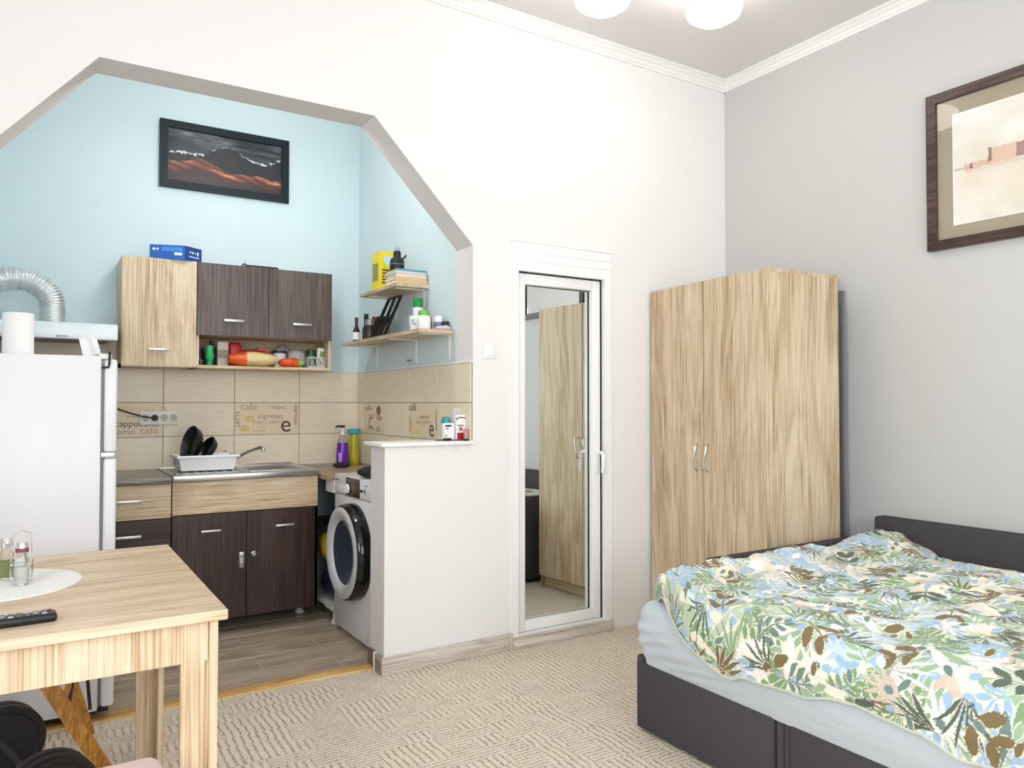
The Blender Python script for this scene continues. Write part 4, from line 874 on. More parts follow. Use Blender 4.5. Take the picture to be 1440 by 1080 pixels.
# dish rack
dk = thing('dish_rack', 'white plastic dish rack standing on the steel drainer', 'dish rack', (-.55, 1.30, sz1 + .003))
rz0, rz1 = sz1 + .003, .950
def tub_wall(ax0, ax1, ay0, ay1, bx0, bx1, by0, by1, z0, z1, t=.004):
    """four tapering walls and a floor"""
    m = MB()
    A_ = [(ax0, ay0, z0), (ax1, ay0, z0), (ax1, ay1, z0), (ax0, ay1, z0)]; B_ = [(bx0, by0, z1), (bx1, by0, z1), (bx1, by1, z1), (bx0, by1, z1)]
    ca = Vector(((ax0 + ax1) / 2, (ay0 + ay1) / 2, 0))
    def ins(p): d = Vector((ca.x - p[0], ca.y - p[1], 0)); return (p[0] + math.copysign(t, d.x), p[1] + math.copysign(t, d.y), p[2])
    Ai = [ins(p) for p in A_]; Bi = [ins(p) for p in B_]; V = A_ + B_ + Ai + Bi; F = []
    for i in range(4): j = (i + 1) % 4; F += [(i, j, j + 4, i + 4), (i + 8, i + 12, j + 12, j + 8), (i + 4, j + 4, j + 12, i + 12)]
    F += [(3, 2, 1, 0), (8, 9, 10, 11)]
    return m.add(V, F)
tub_wall(-.690, -.415, 1.20, 1.40, -.705, -.398, 1.185, 1.415, rz0 + .004, rz1).build('tub', PLAST, parent=dk)
MB().tube([(-.712, 1.178, rz1), (-.391, 1.178, rz1), (-.391, 1.422, rz1), (-.712, 1.422, rz1)], .008, 8, close=True).build('rim', PLAST, parent=dk)
for k in range(6): MB().box(-.7055 + .0, -.700, 1.215 + k * .034, 1.222 + k * .034, rz0 + .03, rz1 - .015).build('end_rib', mat('rib_grey', (190, 192, 194), .4), parent=dk)
for x, y in ((-.66, 1.22), (-.44, 1.22), (-.66, 1.38), (-.44, 1.38)): MB().rbox(x - .02, x + .02, y - .008, y + .008, rz0, rz0 + .006, .002).build('foot', BLACK, parent=dk)
for k in range(7): MB().tube([(-.66 + k * .038, 1.21, rz0 + .01), (-.66 + k * .038, 1.22, rz1 - .03), (-.66 + k * .038, 1.38, rz1 - .03), (-.66 + k * .038, 1.39, rz0 + .01)], .0025, 6).build('plate_rail', PLAST, parent=dk)
def pan(label, c, r, tilt, yaw, hgt):
    t = thing('frying_pan', label, 'pan', c, group='pans in the dish rack'); t.rotation_euler = (tilt[0], tilt[1], yaw)
    prof = [(0, 0), (r * .80, 0), (r * .86, .006), (r, .040), (r - .003, .041), (r * .84, .009), (r * .78, .004), (0, .004)]
    MB().lathe(prof, (0, 0, 0), 2, 32).build('pan_body', mat('nonstick_black', (24, 24, 26), .32), parent=t, local=True)
    MB().tube([(-r * .96, 0, .034), (-r - .03, 0, .048), (-r - .06, 0, .052)], [.008, .010, .009], 8).build('pan_handle', BLACK, parent=t, local=True)
pan('black frying pan standing upright in the white dish rack', (-.597, 1.325, 1.008), .105, (0, math.radians(-76), 0), math.radians(14), 0)
pan('smaller black pan leaning right in the white dish rack', (-.530, 1.300, .965), .085, (0, math.radians(-52), 0), math.radians(10), 0)

# socket strip with plug and its wire
so = thing('socket_strip', 'white four-gang wall socket on the kitchen tiles', 'socket', (-.757, 1.568, 1.12))
MB().rbox(-.862, -.655, 1.556, 1.568, 1.120, 1.203, .004).build('socket_plate', mat('ivory_plastic', (244, 240, 230), .4), parent=so)
for k in range(4):
    x = -.833 + k * .0500
    MB().lathe([(.0215, 0), (.0215, .003), (.019, .003), (.0175, .0006), (0, .0006)], (x, 1.556, 1.161), 1, 20, -1, cap=False).build('socket_ring', mat('ring_grey', (206, 202, 194), .4), parent=so)
    for dx, dz in ((-.007, 0), (.007, 0), (0, .012), (0, -.012)): MB().lathe([(.0028, .0015), (0, .0015)], (x + dx, 1.5557, 1.161 + dz), 1, 8, -1).build('socket_hole', BLACK, parent=so)
pg = thing('power_plug', 'black plug and wire running from behind the fridge to the socket', 'plug', (-.80, 1.55, 1.15))
MB().lathe([(.018, 0), (.017, .018), (.008, .034)], (-.783, 1.553, 1.161), 1, 16, -1).build('plug_body', mat('plug_grey', (60, 58, 58), .5), parent=pg)
MB().tube([(-.783, 1.520, 1.161), (-.80, 1.515, 1.163), (-.85, 1.52, 1.170), (-.92, 1.53, 1.192), (-1.0, 1.54, 1.222), (-1.05, 1.55, 1.245)], .004, 8).build('wire', BLACK, parent=pg)

# ------------------------------------------------------------------ corner worktop and open shelf unit
cz = .842
cu = thing('corner_shelf_unit', 'open white shelf unit tucked between the sink cabinet and the washing machine', 'shelf unit', (.25, 1.2, 0))
WB = mat('white_board', (232, 232, 226), .5, nvar=.01)
MB().box(.055, .071, .872, 1.005, .742, cz - .03).build('front_rail', WB, parent=cu)
MB().box(.075, .450, .872, .888, .06, cz - .03).build('side_panel', mat('grey_board', (150, 158, 164), .6), parent=cu)
MB().box(.440, .450, .888, 1.56, .06, cz - .03).build('back_panel', mat('grey_board', (150, 158, 164)), parent=cu)
MB().box(.055, .440, .889, 1.56, .085, .103).build('bottom_board', WB, parent=cu)
MB().box(.055, .440, .889, 1.56, .50, .516).build('shelf_board', mat('dark_board', (40, 42, 52), .6), parent=cu)
MB().rbox(.052, .056, .872, 1.005, .080, .108, .001, 1).build('edge_strip', WB, parent=cu)
for x, y in ((.09, .92), (.40, .92), (.09, 1.5), (.40, 1.5)): leg_foot(cu, x, y, .085)
tag(MB().rbox(.018, .451, .872, 1.567, cz - .028, cz, .002, 1).build('worktop', wood('brown_top', 0, (196, 172, 142), (170, 144, 114), (136, 110, 84), rough=.4)), 'small wood-effect worktop in the corner behind the washing machine', 'worktop')
sack('yellow_bag', 'yellow plastic bag on the shelf between the cabinets and the washer', 'bag', (.175, 1.12, .307), (.22, .22, .20), mat('yellow_film', (226, 190, 44), .35, bump=.8, bscale=25), (), 21)
sack('dark_bag', 'dark blue crumpled bag under the yellow bag on the low shelf', 'bag', (.20, 1.06, .104), (.24, .26, .20), mat('navy_film', (44, 50, 78), .3, bump=.9, bscale=25), (), 24)
# ------------------------------------------------------------------ washing machine (door faces -x)
wm = thing('washing_machine', 'slim white front-loading washing machine with black round door', 'washing machine', (.26, .58, 0))
wx, wy0, wy1, wz = .060, .295, .865, .853
MB().rbox(wx, .448, wy0, wy1, .018, .745, .008, 2).build('body', APPL, parent=wm)
MB().rbox(wx - .002, .448, wy0, wy1, .748, wz, .008, 2).build('control_panel', APPL, parent=wm)
MB().rbox(wx - .006, wx + .004, .470, .672, .752, wz - .004, .003).build('display_panel', mat('brown_black', (62, 52, 46), .25), parent=wm)
MB().lathe([(.030, 0), (.030, .004), (.026, .006)], (wx - .005, .622, .790), 0, 24, -1).build('dial_ring', BLACK, parent=wm)
MB().lathe([(.026, .004), (.025, .014), (.021, .018), (0, .018)], (wx - .005, .622, .790), 0, 24, -1).build('dial', PLAST, parent=wm)
MB().rbox(wx - .005, wx, .425, .470, .786, .800, .002).build('button_strip', BLACK, parent=wm); MB().rbox(wx - .005, wx, .392, .404, .782, .806, .003).build('button', BLACK, parent=wm)
GT = mat('print_grey2', (96, 96, 100), .5)
for y0, y1, z0, z1 in ((.79, .84, .822, .828), (.77, .84, .776, .781), (.36, .41, .822, .826)): MB().box(wx - .0028, wx - .002, y0, y1, z0, z1).build('printed_mark', GT, parent=wm)
MB().rbox(wx - .004, wx, .700, .850, .758, .800, .003).build('drawer_front', APPL, parent=wm)
dc = (wx, .548, .468)
dw = MB().lathe([(.252, 0), (.252, .030), (.246, .062), (.238, .072), (.226, .070)], dc, 0, 48, -1, cap=False).build('door', BLACKG, parent=wm)
MB().lathe([(.236, .0735), (.215, .082), (.185, .076), (.168, .060), (.166, .055)], dc, 0, 48, -1, cap=False).build('door_ring', mat('silver_white', (222, 224, 228), .3, .2), parent=dw)
MB().lathe([(.167, .058), (.12, .028), (.07, .012), (0, .006)], dc, 0, 40, -1, cap=False).build('door_glass', mat('smoke_glass', (52, 60, 74), .06, coat=.6), parent=dw)
for y, z in ((.36, .60), (.385, .602)): MB().rbox(wx - .066, wx - .062, y - .002, y + .002, z - .004, z + .004, .001, 1).build('printed_mark', PAPER, parent=dw)
MB().lathe([(.068, 0), (.068, .002), (.064, .002), (.064, .0005)], (wx, .405, .105), 0, 32, -1, cap=False).build('filter_cover', mat('cover_white', (228, 228, 232), .35), parent=wm)
for x, y in ((.10, .33), (.42, .33), (.10, .83), (.42, .83)): MB().lathe([(.02, 0), (.02, .018)], (x, y, 0), 2, 12).build('foot', BLACK, parent=wm)
t = sack('black_pouch', 'crumpled black pouch lying on the washing machine', 'pouch', (.165, .50, wz), (.19, .18, .066), mat('black_cloth', (26, 28, 30), .6, bump=.6, bscale=40), (), 31, .7)
tag(MB().tube([(.12 + .014 * math.cos(a), .345, wz + .052 + .016 * math.sin(a)) for a in np.linspace(-.6, 3.8, 12)], .005, 8).build('white_clip', PLAST), 'small white ring clip on the black pouch by the half wall', 'clip')

# bottles in the corner
PUR = mat('purple_soap', (104, 28, 168), .2); CLR = mat('clear_plastic', (228, 220, 232), .1, trans=.7, ior=1.3)
t = thing('soap_bottle', 'purple liquid soap bottle with dark pump in the worktop corner', 'bottle', (.300, 1.420, cz))
MB().lathe([(.032, 0), (.039, .004), (.041, .02), (.038, .10), (.034, .150)], (.300, 1.42, cz), 2, 24).build('soap', PUR, parent=t)
MB().lathe([(.034, .150), (.028, .175), (.014, .195), (.012, .205)], (.300, 1.42, cz), 2, 24).build('bottle_shoulder', CLR, parent=t)
MB().lathe([(.013, .203), (.013, .222), (.006, .226), (.006, .250)], (.300, 1.42, cz), 2, 14).build('pump_collar', PLAST, parent=t)
MB().rbox(.286, .314, 1.408, 1.432, cz + .248, cz + .264, .004).tube([(.295, 1.42, cz + .258), (.262, 1.415, cz + .258), (.252, 1.413, cz + .252)], .006, 8).build('pump_head', mat('dark_purple', (36, 24, 52), .35), parent=t)
MB().rbox(.262, .285, 1.383, 1.388, cz + .03, cz + .09, .002).build('paper_label', mat('lilac_label', (196, 160, 220), .4), parent=t)
bottle('dish_soap_bottle', 'yellow-green bottle with a teal flat cap beside the purple soap', 'bottle', .388, 1.450, cz, [(.030, 0), (.034, .006), (.034, .06), (.028, .12), (.030, .16), (.026, .205)], mat('yellow_green_liquid', (182, 172, 34), .15), [(.022, .205), (.042, .210), (.043, .232), (.034, .238), (0, .238)], mat('teal_cap', (40, 170, 182), .35))
sack('scrub_sponge', 'dark scouring sponge lying at the foot of the purple soap bottle', 'sponge', (.262, 1.330, cz), (.10, .055, .034), mat('dark_sponge', (52, 40, 46), .95, bump=.9, bscale=120), (), 41)

# ------------------------------------------------------------------ wall shelves with brackets
def shelf(label, x0, y0, y1, z, brackets):
    t = thing('wall_shelf', label, 'shelf', (.36, (y0 + y1) / 2, z - .018), group='shelves on the kitchen side wall')
    MB().box(x0, .452 if z < 1.46 else .463, y0, y1, z - .018, z).build('shelf_board', oak(1), parent=t)
    for y in brackets:
        MB().box(x0 + .03, .4635, y - .010, y + .010, z - .0215, z - .018).box(.4605, .4635, y - .010, y + .010, z - .15, z - .0215).build('bracket', TRIMW, parent=t)
        MB().lathe([(.004, 0), (0, .002)], (.4605, y, z - .138), 0, 8, -1).build('screw', STEEL, parent=t)
shelf('upper short oak shelf with books on the kitchen side wall', .262, .49, 1.03, 1.898, (.56, .95))
shelf('lower long oak shelf crowded with jars on the kitchen side wall', .262, .196, 1.33, 1.625, (.25, .66, 1.24))
tag(MB().tube([(.462, .76, 1.495), (.445, .755, 1.495), (.44, .73, 1.494), (.44, .70, 1.488), (.445, .685, 1.495)], .004, 8).build('wall_hook', STEEL), 'small metal hook on the wall under the lower shelf', 'hook')
zU, zL = 1.898, 1.625
# books, one by one
bks = [((214, 190, 150), .020, .270, .458, .500, .655, 'tan book at the bottom of the stack on the upper shelf'), ((232, 190, 140), .017, .268, .450, .500, .655, 'orange-cream book second from the bottom of the shelf stack'), ((236, 232, 224), .017, .272, .452, .505, .65, 'white book in the middle of the shelf stack'), ((222, 214, 206), .012, .265, .448, .498, .66, 'pale grey book just under the teal one on the shelf'), ((92, 156, 174), .012, .272, .448, .500, .655, 'teal-covered book on top of the shelf stack')]
z = zU
for k, (c, h, a0, a1, c0, c1, lab) in enumerate(bks):
    t = thing('book', lab, 'book', ((a0 + a1) / 2, (c0 + c1) / 2, z), group='books stacked on the upper shelf')
    cm = mat('book_cover_%d' % k, c, .5)
    MB().box(a0, a1, c0, c1, z, z + .002).build('cover', cm, parent=t); MB().box(a0, a1, c0, c1, z + h - .002, z + h).build('cover', cm, parent=t)
    MB().box(a0, a1, c0, c0 + .002, z + .002, z + h - .002).build('spine', cm, parent=t)
    MB().box(a0 + .003, a1 - .003, c0 + .002, c1 - .003, z + .002, z + h - .002).build('pages', mat('page_cream', (240, 232, 216), .9), parent=t)
    z += h + .0003
zB = z
YEL = mat('yellow_card', (232, 212, 40), .45)
t = thing('cereal_box', 'yellow carton standing behind the stack of books on the upper shelf', 'box', (.32, .80, zU))
MB().rbox(.272, .362, .742, .862, zU, zU + .215, .002, 1).build('carton', YEL, parent=t)
MB().box(.2712, .272, .762, .846, zU + .05, zU + .150).build('side_print', mat('grey_print', (150, 140, 90), .6), parent=t)
MB().lathe([(.028, 0), (0, .0006)], (.325, .7418, zU + .165), 1, 20, -1).build('round_print', mat('pale_blue_print', (196, 214, 232), .5), parent=t)
for k in range(5): MB().box(.288, .350 - .006 * (k % 2), .7414, .742, zU + .03 + k * .018, zU + .040 + k * .018).build('front_print', mat('brown_print', (96, 78, 42), .6), parent=t)
t = thing('black_bottle', 'black patterned bottle with grey stopper standing on the books', 'bottle', (.300, .560, zB))
MB().lathe([(.036, 0), (.040, .006), (.040, .040), (.036, .058), (.022, .070), (.020, .085), (.022, .092), (.018, .098), (.018, .104)], (.300, .560, zB), 2, 24).build('bottle_body', mat('matte_black', (16, 20, 20), .5), parent=t)
MB().lathe([(.012, .104), (.013, .125), (0, .126)], (.300, .560, zB), 2, 14).build('stopper', mat('grey_cork', (176, 176, 170), .6), parent=t)
MB().tube([(.325, .548, zB + .062), (.342, .545, zB + .074), (.345, .545, zB + .086)], [.006, .005, .004], 8).build('spout', mat('matte_black', (16, 20, 20)), parent=t)
MB().tube([(.300 + .0405 * math.sin(a), .560 - .0405 * math.cos(a), zB + .026 + (.006 if k % 2 else 0)) for k, a in enumerate(np.linspace(-1.3, 1.3, 13))], .0014, 5).build('zigzag_band', mat('grey_line', (150, 150, 146), .5), parent=t)
# lower shelf
bottle('sauce_bottle', 'slim sauce bottle with white label at the far end of the lower shelf', 'bottle', .298, 1.175, zL, [(.020, 0), (.021, .005), (.021, .065), (.009, .10), (.009, .128)], mat('brown_sauce', (70, 36, 26), .2), [(.0105, .125), (.0105, .150), (0, .151)], mat('dark_red_cap', (96, 24, 28), .4), label_band=(.0216, .012, .058, PAPER))
bottle('spice_bottle', 'tall dark bottle with black cap second along the lower shelf', 'bottle', .330, 1.095, zL, [(.021, 0), (.022, .006), (.022, .07), (.012, .10), (.012, .125)], mat('cola_glass', (40, 28, 26), .15), [(.014, .122), (.014, .165), (0, .166)], BLACK, label_band=(.0226, .03, .06, mat('black_label', (40, 38, 40), .5)))
bottle('spice_bottle', 'red-capped bottle behind the dark bottles on the lower shelf', 'bottle', .385, 1.10, zL, [(.021, 0), (.022, .006), (.022, .08), (.013, .11), (.013, .13)], mat('cola_glass', (40, 28, 26)), [(.0145, .126), (.0145, .152), (0, .153)], mat('bright_red_cap', (180, 28, 36), .4))
bottle('spice_jar', 'grey-shouldered dark jar beside the leaning black rack', 'jar', .318, 1.005, zL, [(.029, 0), (.031, .006), (.031, .075), (.026, .090)], mat('pepper_dark', (48, 42, 40), .25), [(.028, .088), (.028, .118), (.024, .122), (0, .122)], mat('steel_grey_lid', (150, 148, 144), .4, .5))
bottle('spice_jar', 'wide black-lidded jar behind the leaning black rack', 'jar', .375, .93, zL, [(.036, 0), (.038, .006), (.038, .095)], mat('steel_grey_lid', (150, 148, 144)), [(.044, .093), (.046, .130), (.040, .136), (0, .136)], BLACK)
# leaning black wire rack (frame with bars)
t = thing('black_rack', 'black slatted rack leaning against the wall on the lower shelf', 'rack', (.33, .76, zL))
pb0, pb1 = Vector((.285, .880, zL + .006)), Vector((.285, .700, zL + .006)); lean = Vector((.055, .120, 0))
tp0, tp1 = Vector((.330, .740, zL + .215)), Vector((.330, .575, zL + .215))
for a, b in ((pb0, tp0), (pb1, tp1), (pb0, pb1), (tp0, tp1)): MB().beam(a, b, .012, .014, (1, 0, .2)).build('rack_rail', BLACK, parent=t)
MB().beam(pb0.lerp(tp0, .5), pb1.lerp(tp1, .5), .012, .018, (1, 0, .2)).build('rack_slat', BLACK, parent=t)
for f in (.3, .62): MB().beam(pb0.lerp(pb1, f), pb0.lerp(pb1, f).lerp(tp0.lerp(tp1, f), .5), .012, .012, (1, 0, .2)).build('rack_slat', BLACK, parent=t)
MB().beam(pb0.lerp(pb1, .55).lerp(tp0.lerp(tp1, .55), .5), tp0.lerp(tp1, .5), .012, .012, (1, 0, .2)).build('rack_slat', BLACK, parent=t)
mg_ = thing('mug', 'white mug with blue motif near the front of the lower shelf', 'mug', (.285, .300, zL))
MB().lathe([(.024, 0), (.026, .003), (.028, .072), (.0255, .072), (.0235, .006), (0, .006)], (.285, .30, zL), 2, 24).build('cup', mat('mug_glaze', (232, 236, 242), .15), parent=mg_)
MB().tube([(.285 - .01, .272, zL + .055), (.275, .256, zL + .050), (.273, .254, zL + .032), (.278, .274, zL + .02)], .004, 8).build('handle', mat('mug_glaze', (232, 236, 242)), parent=mg_)
MB().tube([(.270 + .009 * math.cos(a) * 1, .2745 + .003 * math.sin(a), zL + .040 + .012 * math.sin(a)) for a in np.linspace(0, 2 * PI, 14)], .0018, 5).build('blue_motif', mat('motif_blue', (62, 86, 150), .4), parent=mg_)
bottle('spray_can', 'green-capped can standing behind the white mug on the lower shelf', 'can', .352, .40, zL, [(.028, 0), (.028, .125), (.024, .135)], mat('can_white', (232, 226, 232), .3), [(.027, .132), (.028, .170), (.024, .182), (0, .183)], mat('green_cap', (24, 140, 60), .25), label_band=(.0283, .02, .07, mat('can_black', (30, 28, 34), .4)))
bottle('vitamin_jar', 'white jar with bright green lid on the lower shelf', 'jar', .322, .262, zL, [(.032, 0), (.035, .005), (.035, .060), (.028, .074)], PLAST, [(.030, .073), (.030, .094), (.026, .098), (0, .098)], mat('lime_lid', (110, 190, 70), .35), label_band=(.0353, .012, .055, mat('label_pale', (236, 240, 236), .5)))
bottle('supplement_jar', 'jar with red and black bands between white jars on the lower shelf', 'jar', .375, .33, zL, [(.022, 0), (.023, .004), (.023, .050), (.019, .058)], mat('jar_black_band', (50, 44, 44), .4), [(.021, .057), (.021, .076), (0, .078)], mat('red_lid', (176, 36, 46), .4))
bottle('supplement_jar', 'small white jar with dark printed label near the end of the lower shelf', 'jar', .406, .268, zL, [(.022, 0), (.023, .004), (.023, .055), (.020, .062)], PLAST, [(.022, .061), (.022, .076), (0, .078)], PLAST, label_band=(.0233, .014, .045, mat('label_blue_grey', (120, 130, 150), .5)))
bottle('small_pot', 'tiny black-lidded pot at the near end of the lower shelf', 'pot', .437, .245, zL, [(.017, 0), (.018, .003), (.018, .028)], mat('pot_lilac', (200, 190, 204), .4), [(.019, .027), (.019, .048), (0, .050)], BLACK)
sack('pink_cloth', 'pale pink crumpled cloth at the near end of the lower shelf', 'cloth', (.410, .218, zL), (.085, .035, .020), mat('pink_tissue', (226, 204, 222), .9, bump=.6, bscale=70), (), 51)

# ------------------------------------------------------------------ on the half wall ledge
hz = 1.062
def carton(name, label, x0, x1, y0, y1, h, m, prints):
    t = thing(name, label, 'box', ((x0 + x1) / 2, (y0 + y1) / 2, hz), group='cartons on the half wall ledge')
    MB().rbox(x0, x1, y0, y1, hz, hz + h, .002, 1).build('carton', m, parent=t)
    for a0, a1, c0, c1, mm_ in prints: MB().box(x0 + (x1 - x0) * a0, x0 + (x1 - x0) * a1, y0 - .0006, y0, hz + h * c0, hz + h * c1).build('front_print', mm_, parent=t)
    return t
DK = mat('print_black', (40, 44, 48), .5)
t = carton('medicine_box', 'white carton with dark lettering at the left of the ledge group', .344, .398, .066, .092, .086, PAPER, ((.05, .62, .80, .90, DK), (.05, .40, .68, .73, DK), (.05, .22, .20, .36, mat('gold_print', (206, 170, 60), .5))))
text('lettering', 'omiva', .016, (.3455, .0651, hz + .068), ROT_BACK, DK, t)
t = carton('medicine_box', 'taller white carton with red berries printed at its foot', .404, .452, .052, .082, .128, PAPER, ((.02, .98, .02, .30, mat('berry_red', (190, 24, 48), .4)), (.25, .62, .38, .52, mat('berry_soft', (206, 96, 90), .5)), (.05, .80, .56, .60, mat('print_grey2', (96, 96, 100)))))
MB().tube([(.428 + .030 * math.cos(a), .0515, hz + .100 + .014 * math.sin(a)) for a in np.linspace(.15, PI - .15, 12)], .0025, 6).build('printed_arc', mat('print_maroon', (92, 20, 44), .5), parent=t)
carton('medicine_box', 'pale grey carton standing behind the berry carton', .412, .456, .100, .130, .158, mat('pale_carton', (226, 220, 218), .5), ((.08, .9, .82, .95, mat('pale_grey_print', (204, 200, 204), .5)),))
t = thing('teal_cap_tube', 'teal rounded cap of a tube behind the white carton on the ledge', 'tube', (.375, .115, hz))
MB().lathe([(.020, 0), (.021, .06), (.022, .085)], (.375, .115, hz), 2, 20).build('tube_body', PLAST, parent=t); MB().lathe([(.023, .083), (.024, .100), (.018, .114), (0, .119)], (.375, .115, hz), 2, 20).build('cap', mat('teal_plastic', (30, 150, 148), .35), parent=t)
t = thing('plastic_cup', 'clear pinkish plastic cup at the right end of the ledge', 'cup', (.437, .018, hz))
MB().lathe([(.012, 0), (.0135, .060), (.0128, .060), (.0112, .002), (0, .002)], (.437, .018, hz), 2, 18).build('cup_wall', mat('pink_clear', (240, 200, 200), .1, trans=.6, ior=1.3), parent=t)
t = thing('black_clip', 'thin black folding clip lying along the ledge before the cartons', 'clip', (.36, .022, hz))
MB().beam((.288, .060, hz + .004), (.428, -.004, hz + .004), .010, .006).build('clip_arm', BLACK, parent=t); MB().rbox(.322, .362, .026, .046, hz, hz + .014, .004).build('clip_hinge', BLACK, parent=t); MB().rbox(.414, .436, -.012, .006, hz, hz + .010, .003).build('clip_tip', BLACK, parent=t)

# ================================================================== dining table and what is on and under it
tz = .750
tb = thing('dining_table', 'light oak dining table at the lower left of the room', 'table', (-1.32, -.87, 0))
tx0, tx1, ty0, ty1 = -1.668, -.968, -1.367, -.372
MB().rbox(tx0, tx1, ty0, ty1, tz - .024, tz, .002, 1).build('table_top', oakt(0), parent=tb)
MB().box(tx0 + .05, -1.008, ty0 + .030, ty0 + .048, .628, tz - .024).build('apron', oakt(2), parent=tb)
MB().box(tx0 + .05, -1.008, ty1 - .048, ty1 - .030, .628, tz - .024).build('apron', oakt(2), parent=tb)
MB().box(-1.006, -.990, ty0 + .07, ty1 - .07, .640, tz - .024).build('side_apron', oakt(1), parent=tb)
MB().box(tx0 + .022, tx0 + .038, ty0 + .07, ty1 - .07, .640, tz - .024).build('side_apron', oakt(1), parent=tb)
for sx in (0, 1):
    for sy in (0, 1):
        yo = ty0 + .030 if sy == 0 else ty1 - .048; ya = (ty0 + .016, ty0 + .085) if sy == 0 else (ty1 - .085, ty1 - .016)
        m_ = MB()
        if sx == 1: m_.box(-1.068, -1.017, yo, yo + .018, 0, .628).box(-1.017, -1.006, yo + .006, yo + .012, 0, tz - .024).box(-1.006, -.988, ya[0], ya[1], 0, tz - .024)
        else: m_.box(tx0 + .048, tx0 + .10, yo, yo + .018, 0, .628).box(tx0 + .037, tx0 + .048, yo + .006, yo + .012, 0, tz - .024).box(tx0 + .019, tx0 + .037, ya[0], ya[1], 0, tz - .024)
        m_.build('leg', oakt(2), parent=tb)
# doily, shakers, jar, remote
dl = MB(); n = 48
dl.lathe([(.205, 0), (.205, .003), (.200, .0035), (0, .003)], (-1.455, -.790, tz), 2, n)
tag(dl.build('round_placemat', mat('woven_white', (246, 245, 242), .9, bump=.5, bscale=260)), 'round white woven placemat on the dining table', 'placemat')
pz = tz + .0035
GL = mat('clear_glass', (244, 248, 246), .02, trans=.95, ior=1.35)
def shaker(label, x, y, fill, wire):
    t = thing('glass_shaker', label, 'shaker', (x, y, pz), group='condiment shakers on the placemat')
    MB().lathe([(.0165, 0), (.018, .003), (.018, .068), (.013, .080), (.013, .088)], (x, y, pz), 2, 20).build('glass_jar', GL, parent=t)
    MB().lathe([(.0155, .004), (.0162, .008), (.0162, .050), (0, .052)], (x, y, pz), 2, 18).build('filling', fill, parent=t)
    MB().lathe([(.0145, .086), (.0155, .090), (.0155, .108), (.012, .114), (0, .115)], (x, y, pz), 2, 18).build('metal_cap', CHROME, parent=t)
    if wire:
        MB().lathe([(.0158, .0885), (.0158, .100)], (x, y, pz), 2, 18).build('red_band', mat('maroon_band', (128, 70, 82), .4), parent=t)
        MB().tube([(x - .025, y - .004, pz + .003), (x - .024, y, pz + .10)] + [(x + .024 * -math.cos(a), y, pz + .115 + .030 * math.sin(a)) for a in np.linspace(.1, PI - .1, 10)] + [(x + .024, y, pz + .10), (x + .025, y - .004, pz + .003)], .0022, 6).build('wire_holder', CHROME, parent=t)
        for z in (.02, .055): MB().tube([(x + .0245 * math.cos(a), y + .0215 * math.sin(a), pz + z) for a in np.linspace(0, 2 * PI, 20, endpoint=False)], .0015, 5, close=True).build('wire_ring', CHROME, parent=t)
shaker('glass shaker of white salt in a wire holder on the placemat', -1.394, -.825, mat('salt', (240, 238, 232), .9), True)
shaker('glass jar with pale green seasoning beside the salt shaker', -1.432, -.715, mat('green_spice', (176, 186, 110), .9), False)
t = thing('glass_bottle', 'wavy clear glass bottle cut by the left edge on the placemat', 'bottle', (-1.488, -.80, pz))
MB().lathe([(.030, 0), (.034, .01), (.036, .035), (.026, .062), (.038, .090), (.040, .110), (.026, .138), (.034, .162), (.030, .182), (.012, .20), (.012, .215)], (-1.488, -.80, pz), 2, 24).build('bottle_body', GL, parent=t)
MB().lathe([(.014, .21), (.016, .23), (0, .235)], (-1.488, -.80, pz), 2, 16).build('stopper', CHROME, parent=t)
rm = thing('remote_control', 'long black remote control lying on the table near its front edge', 'remote', (-1.41, -1.25, tz), math.radians(3))
MB().rbox(-.09, .09, -.024, .024, 0, .020, .008, 3).build('remote_body', BLACK, parent=rm, local=True)
for i in range(9):
    for j in range(3): MB().rbox(-.068 + i * .016, -.057 + i * .016, -.017 + j * .012, -.009 + j * .012, .019, .0225, .0015, 1).build('button', mat('button_grey', (92, 92, 96), .4) if (i + j) % 4 else mat('button_pale', (176, 176, 178), .4), parent=rm, local=True)
MB().lathe([(.004, .019), (.004, .022), (0, .0225)], (.076, .014, 0), 2, 10).build('power_button', mat('power_red', (170, 40, 50), .4), parent=rm, local=True)

# under the table: wooden folding stand, dumbbell, pink stool
fs_ = thing('folding_stand', 'honey-coloured wooden folding stand with black straps under the table', 'stand', (-1.28, -.2, 0))
HW_ = wood('honey_wood', 2, (214, 160, 76), (192, 134, 54), (160, 104, 38), rough=.4)
Fa, Ta = Vector((-1.150, -.40, .010)), Vector((-1.390, -.275, .43)); Fb, Tb = Vector((-1.185, -.02, .010)), Vector((-1.300, -.135, .43))
MB().beam(Fa, Ta, .045, .020, (0, 1, .3)).build('leg', HW_, parent=fs_); MB().beam(Fb, Tb, .040, .020, (0, 1, .3)).build('leg', HW_, parent=fs_)
MB().beam(Ta, Tb, .030, .030).build('cross_bar', HW_, parent=fs_); MB().beam(Fa.lerp(Ta, .55), Fb.lerp(Tb, .55), .016, .016).build('cross_bar', HW_, parent=fs_)
STR = mat('black_strap', (44, 44, 46), .7)
MB().beam(Vector((-1.215, -.10, .42)), Vector((-1.262, -.14, .15)), .016, .003, (0, 1, 0)).build('strap', STR, parent=fs_)
MB().beam(Vector((-1.180, -.10, .42)), Vector((-1.200, -.09, .29)), .014, .003, (0, 1, 0)).build('strap', STR, parent=fs_); MB().beam(Vector((-1.200, -.09, .29)), Vector((-1.185, -.08, .12)), .012, .003, (0, 1, 0)).build('strap', STR, parent=fs_)
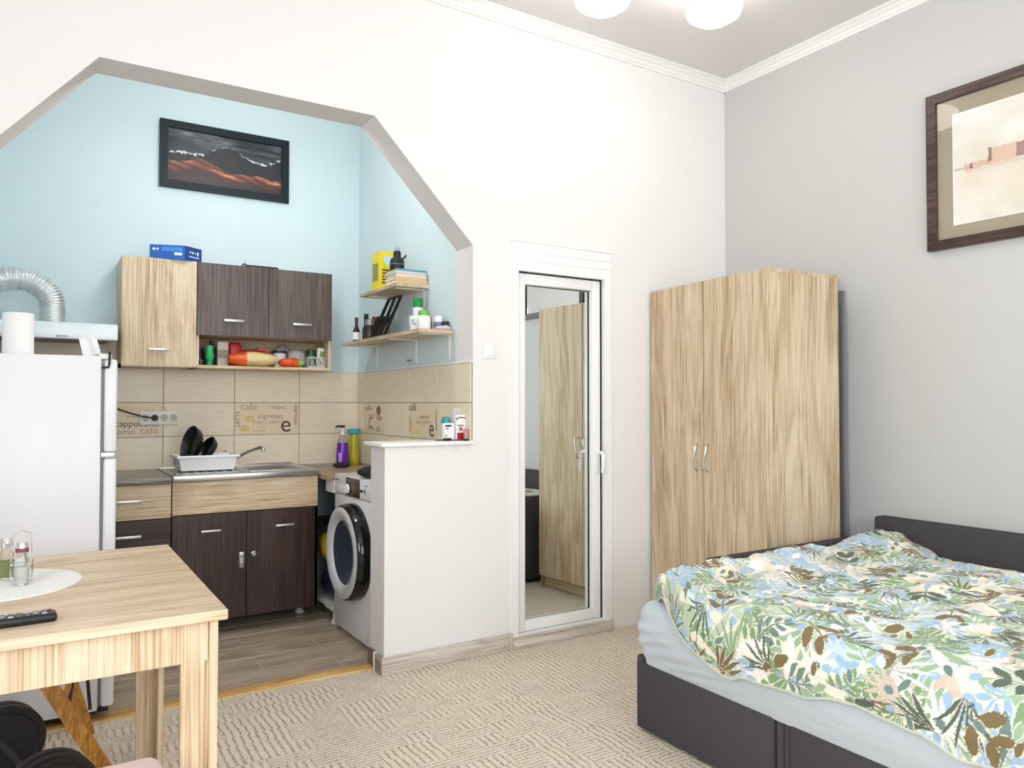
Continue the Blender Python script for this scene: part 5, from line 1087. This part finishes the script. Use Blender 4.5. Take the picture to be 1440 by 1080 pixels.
MB().beam(Ta, Vector((-1.18, -.10, .42)), .014, .014).build('cross_bar', HW_, parent=fs_)

db = thing('dumbbell', 'black plate dumbbell with chrome bar on the carpet under the table', 'dumbbell', (-1.39, -.46, 0))
p1, p2 = Vector((-1.452, -.250, .126)), Vector((-1.322, -.740, .126)); ax = (p2 - p1).normalized()
def disc(c, r, t):
    e1 = ax.cross(Vector((0, 0, 1))).normalized(); e2 = ax.cross(e1); m = MB(); n = 40; V = []; prof = [(.014, -t / 2), (r * .80, -t / 2), (r * .84, -t / 2 - .004), (r * .95, -t / 2 - .004), (r, -t / 2 + .004), (r, t / 2 - .004), (r * .95, t / 2 + .004), (r * .84, t / 2 + .004), (r * .80, t / 2), (.014, t / 2)]
    for rr, h in prof:
        for k in range(n): a = 2 * PI * k / n; V.append(c + ax * h + (e1 * math.cos(a) + e2 * math.sin(a)) * rr)
    F = [(i * n + k, i * n + (k + 1) % n, (i + 1) * n + (k + 1) % n, (i + 1) * n + k) for i in range(len(prof) - 1) for k in range(n)]
    m.add(V, F, True); return m
RUB = mat('rubber_black', (20, 20, 22), .55)
for c in (p1 + ax * -.02, p1 + ax * .02, p2 + ax * -.02, p2 + ax * .02): disc(c, .125, .032).build('weight_plate', RUB, parent=db)
MB().tube([p1 - ax * .09, p2 + ax * .09], .014, 16).build('bar', CHROME, parent=db)
for c in (p1 - ax * .05, p2 + ax * .05): MB().tube([c - ax * .012, c + ax * .012], .026, 12).build('collar', CHROME, parent=db)
st_ = thing('pink_stool', 'dusty pink upholstered stool at the bottom edge before the table', 'stool', (-1.325, -1.59, 0))
PNK = mat('pink_velvet', (214, 184, 178), .9, sheen=.4)
MB().rbox(-1.53, -1.115, -1.80, -1.375, .385, .455, .034, 5).build('seat', PNK, parent=st_)
for x, y in ((-1.49, -1.76), (-1.155, -1.76), (-1.49, -1.415), (-1.155, -1.415)): MB().lathe([(.011, 0), (.018, .385)], (x, y, 0), 2, 12).build('leg', HW_, parent=st_)
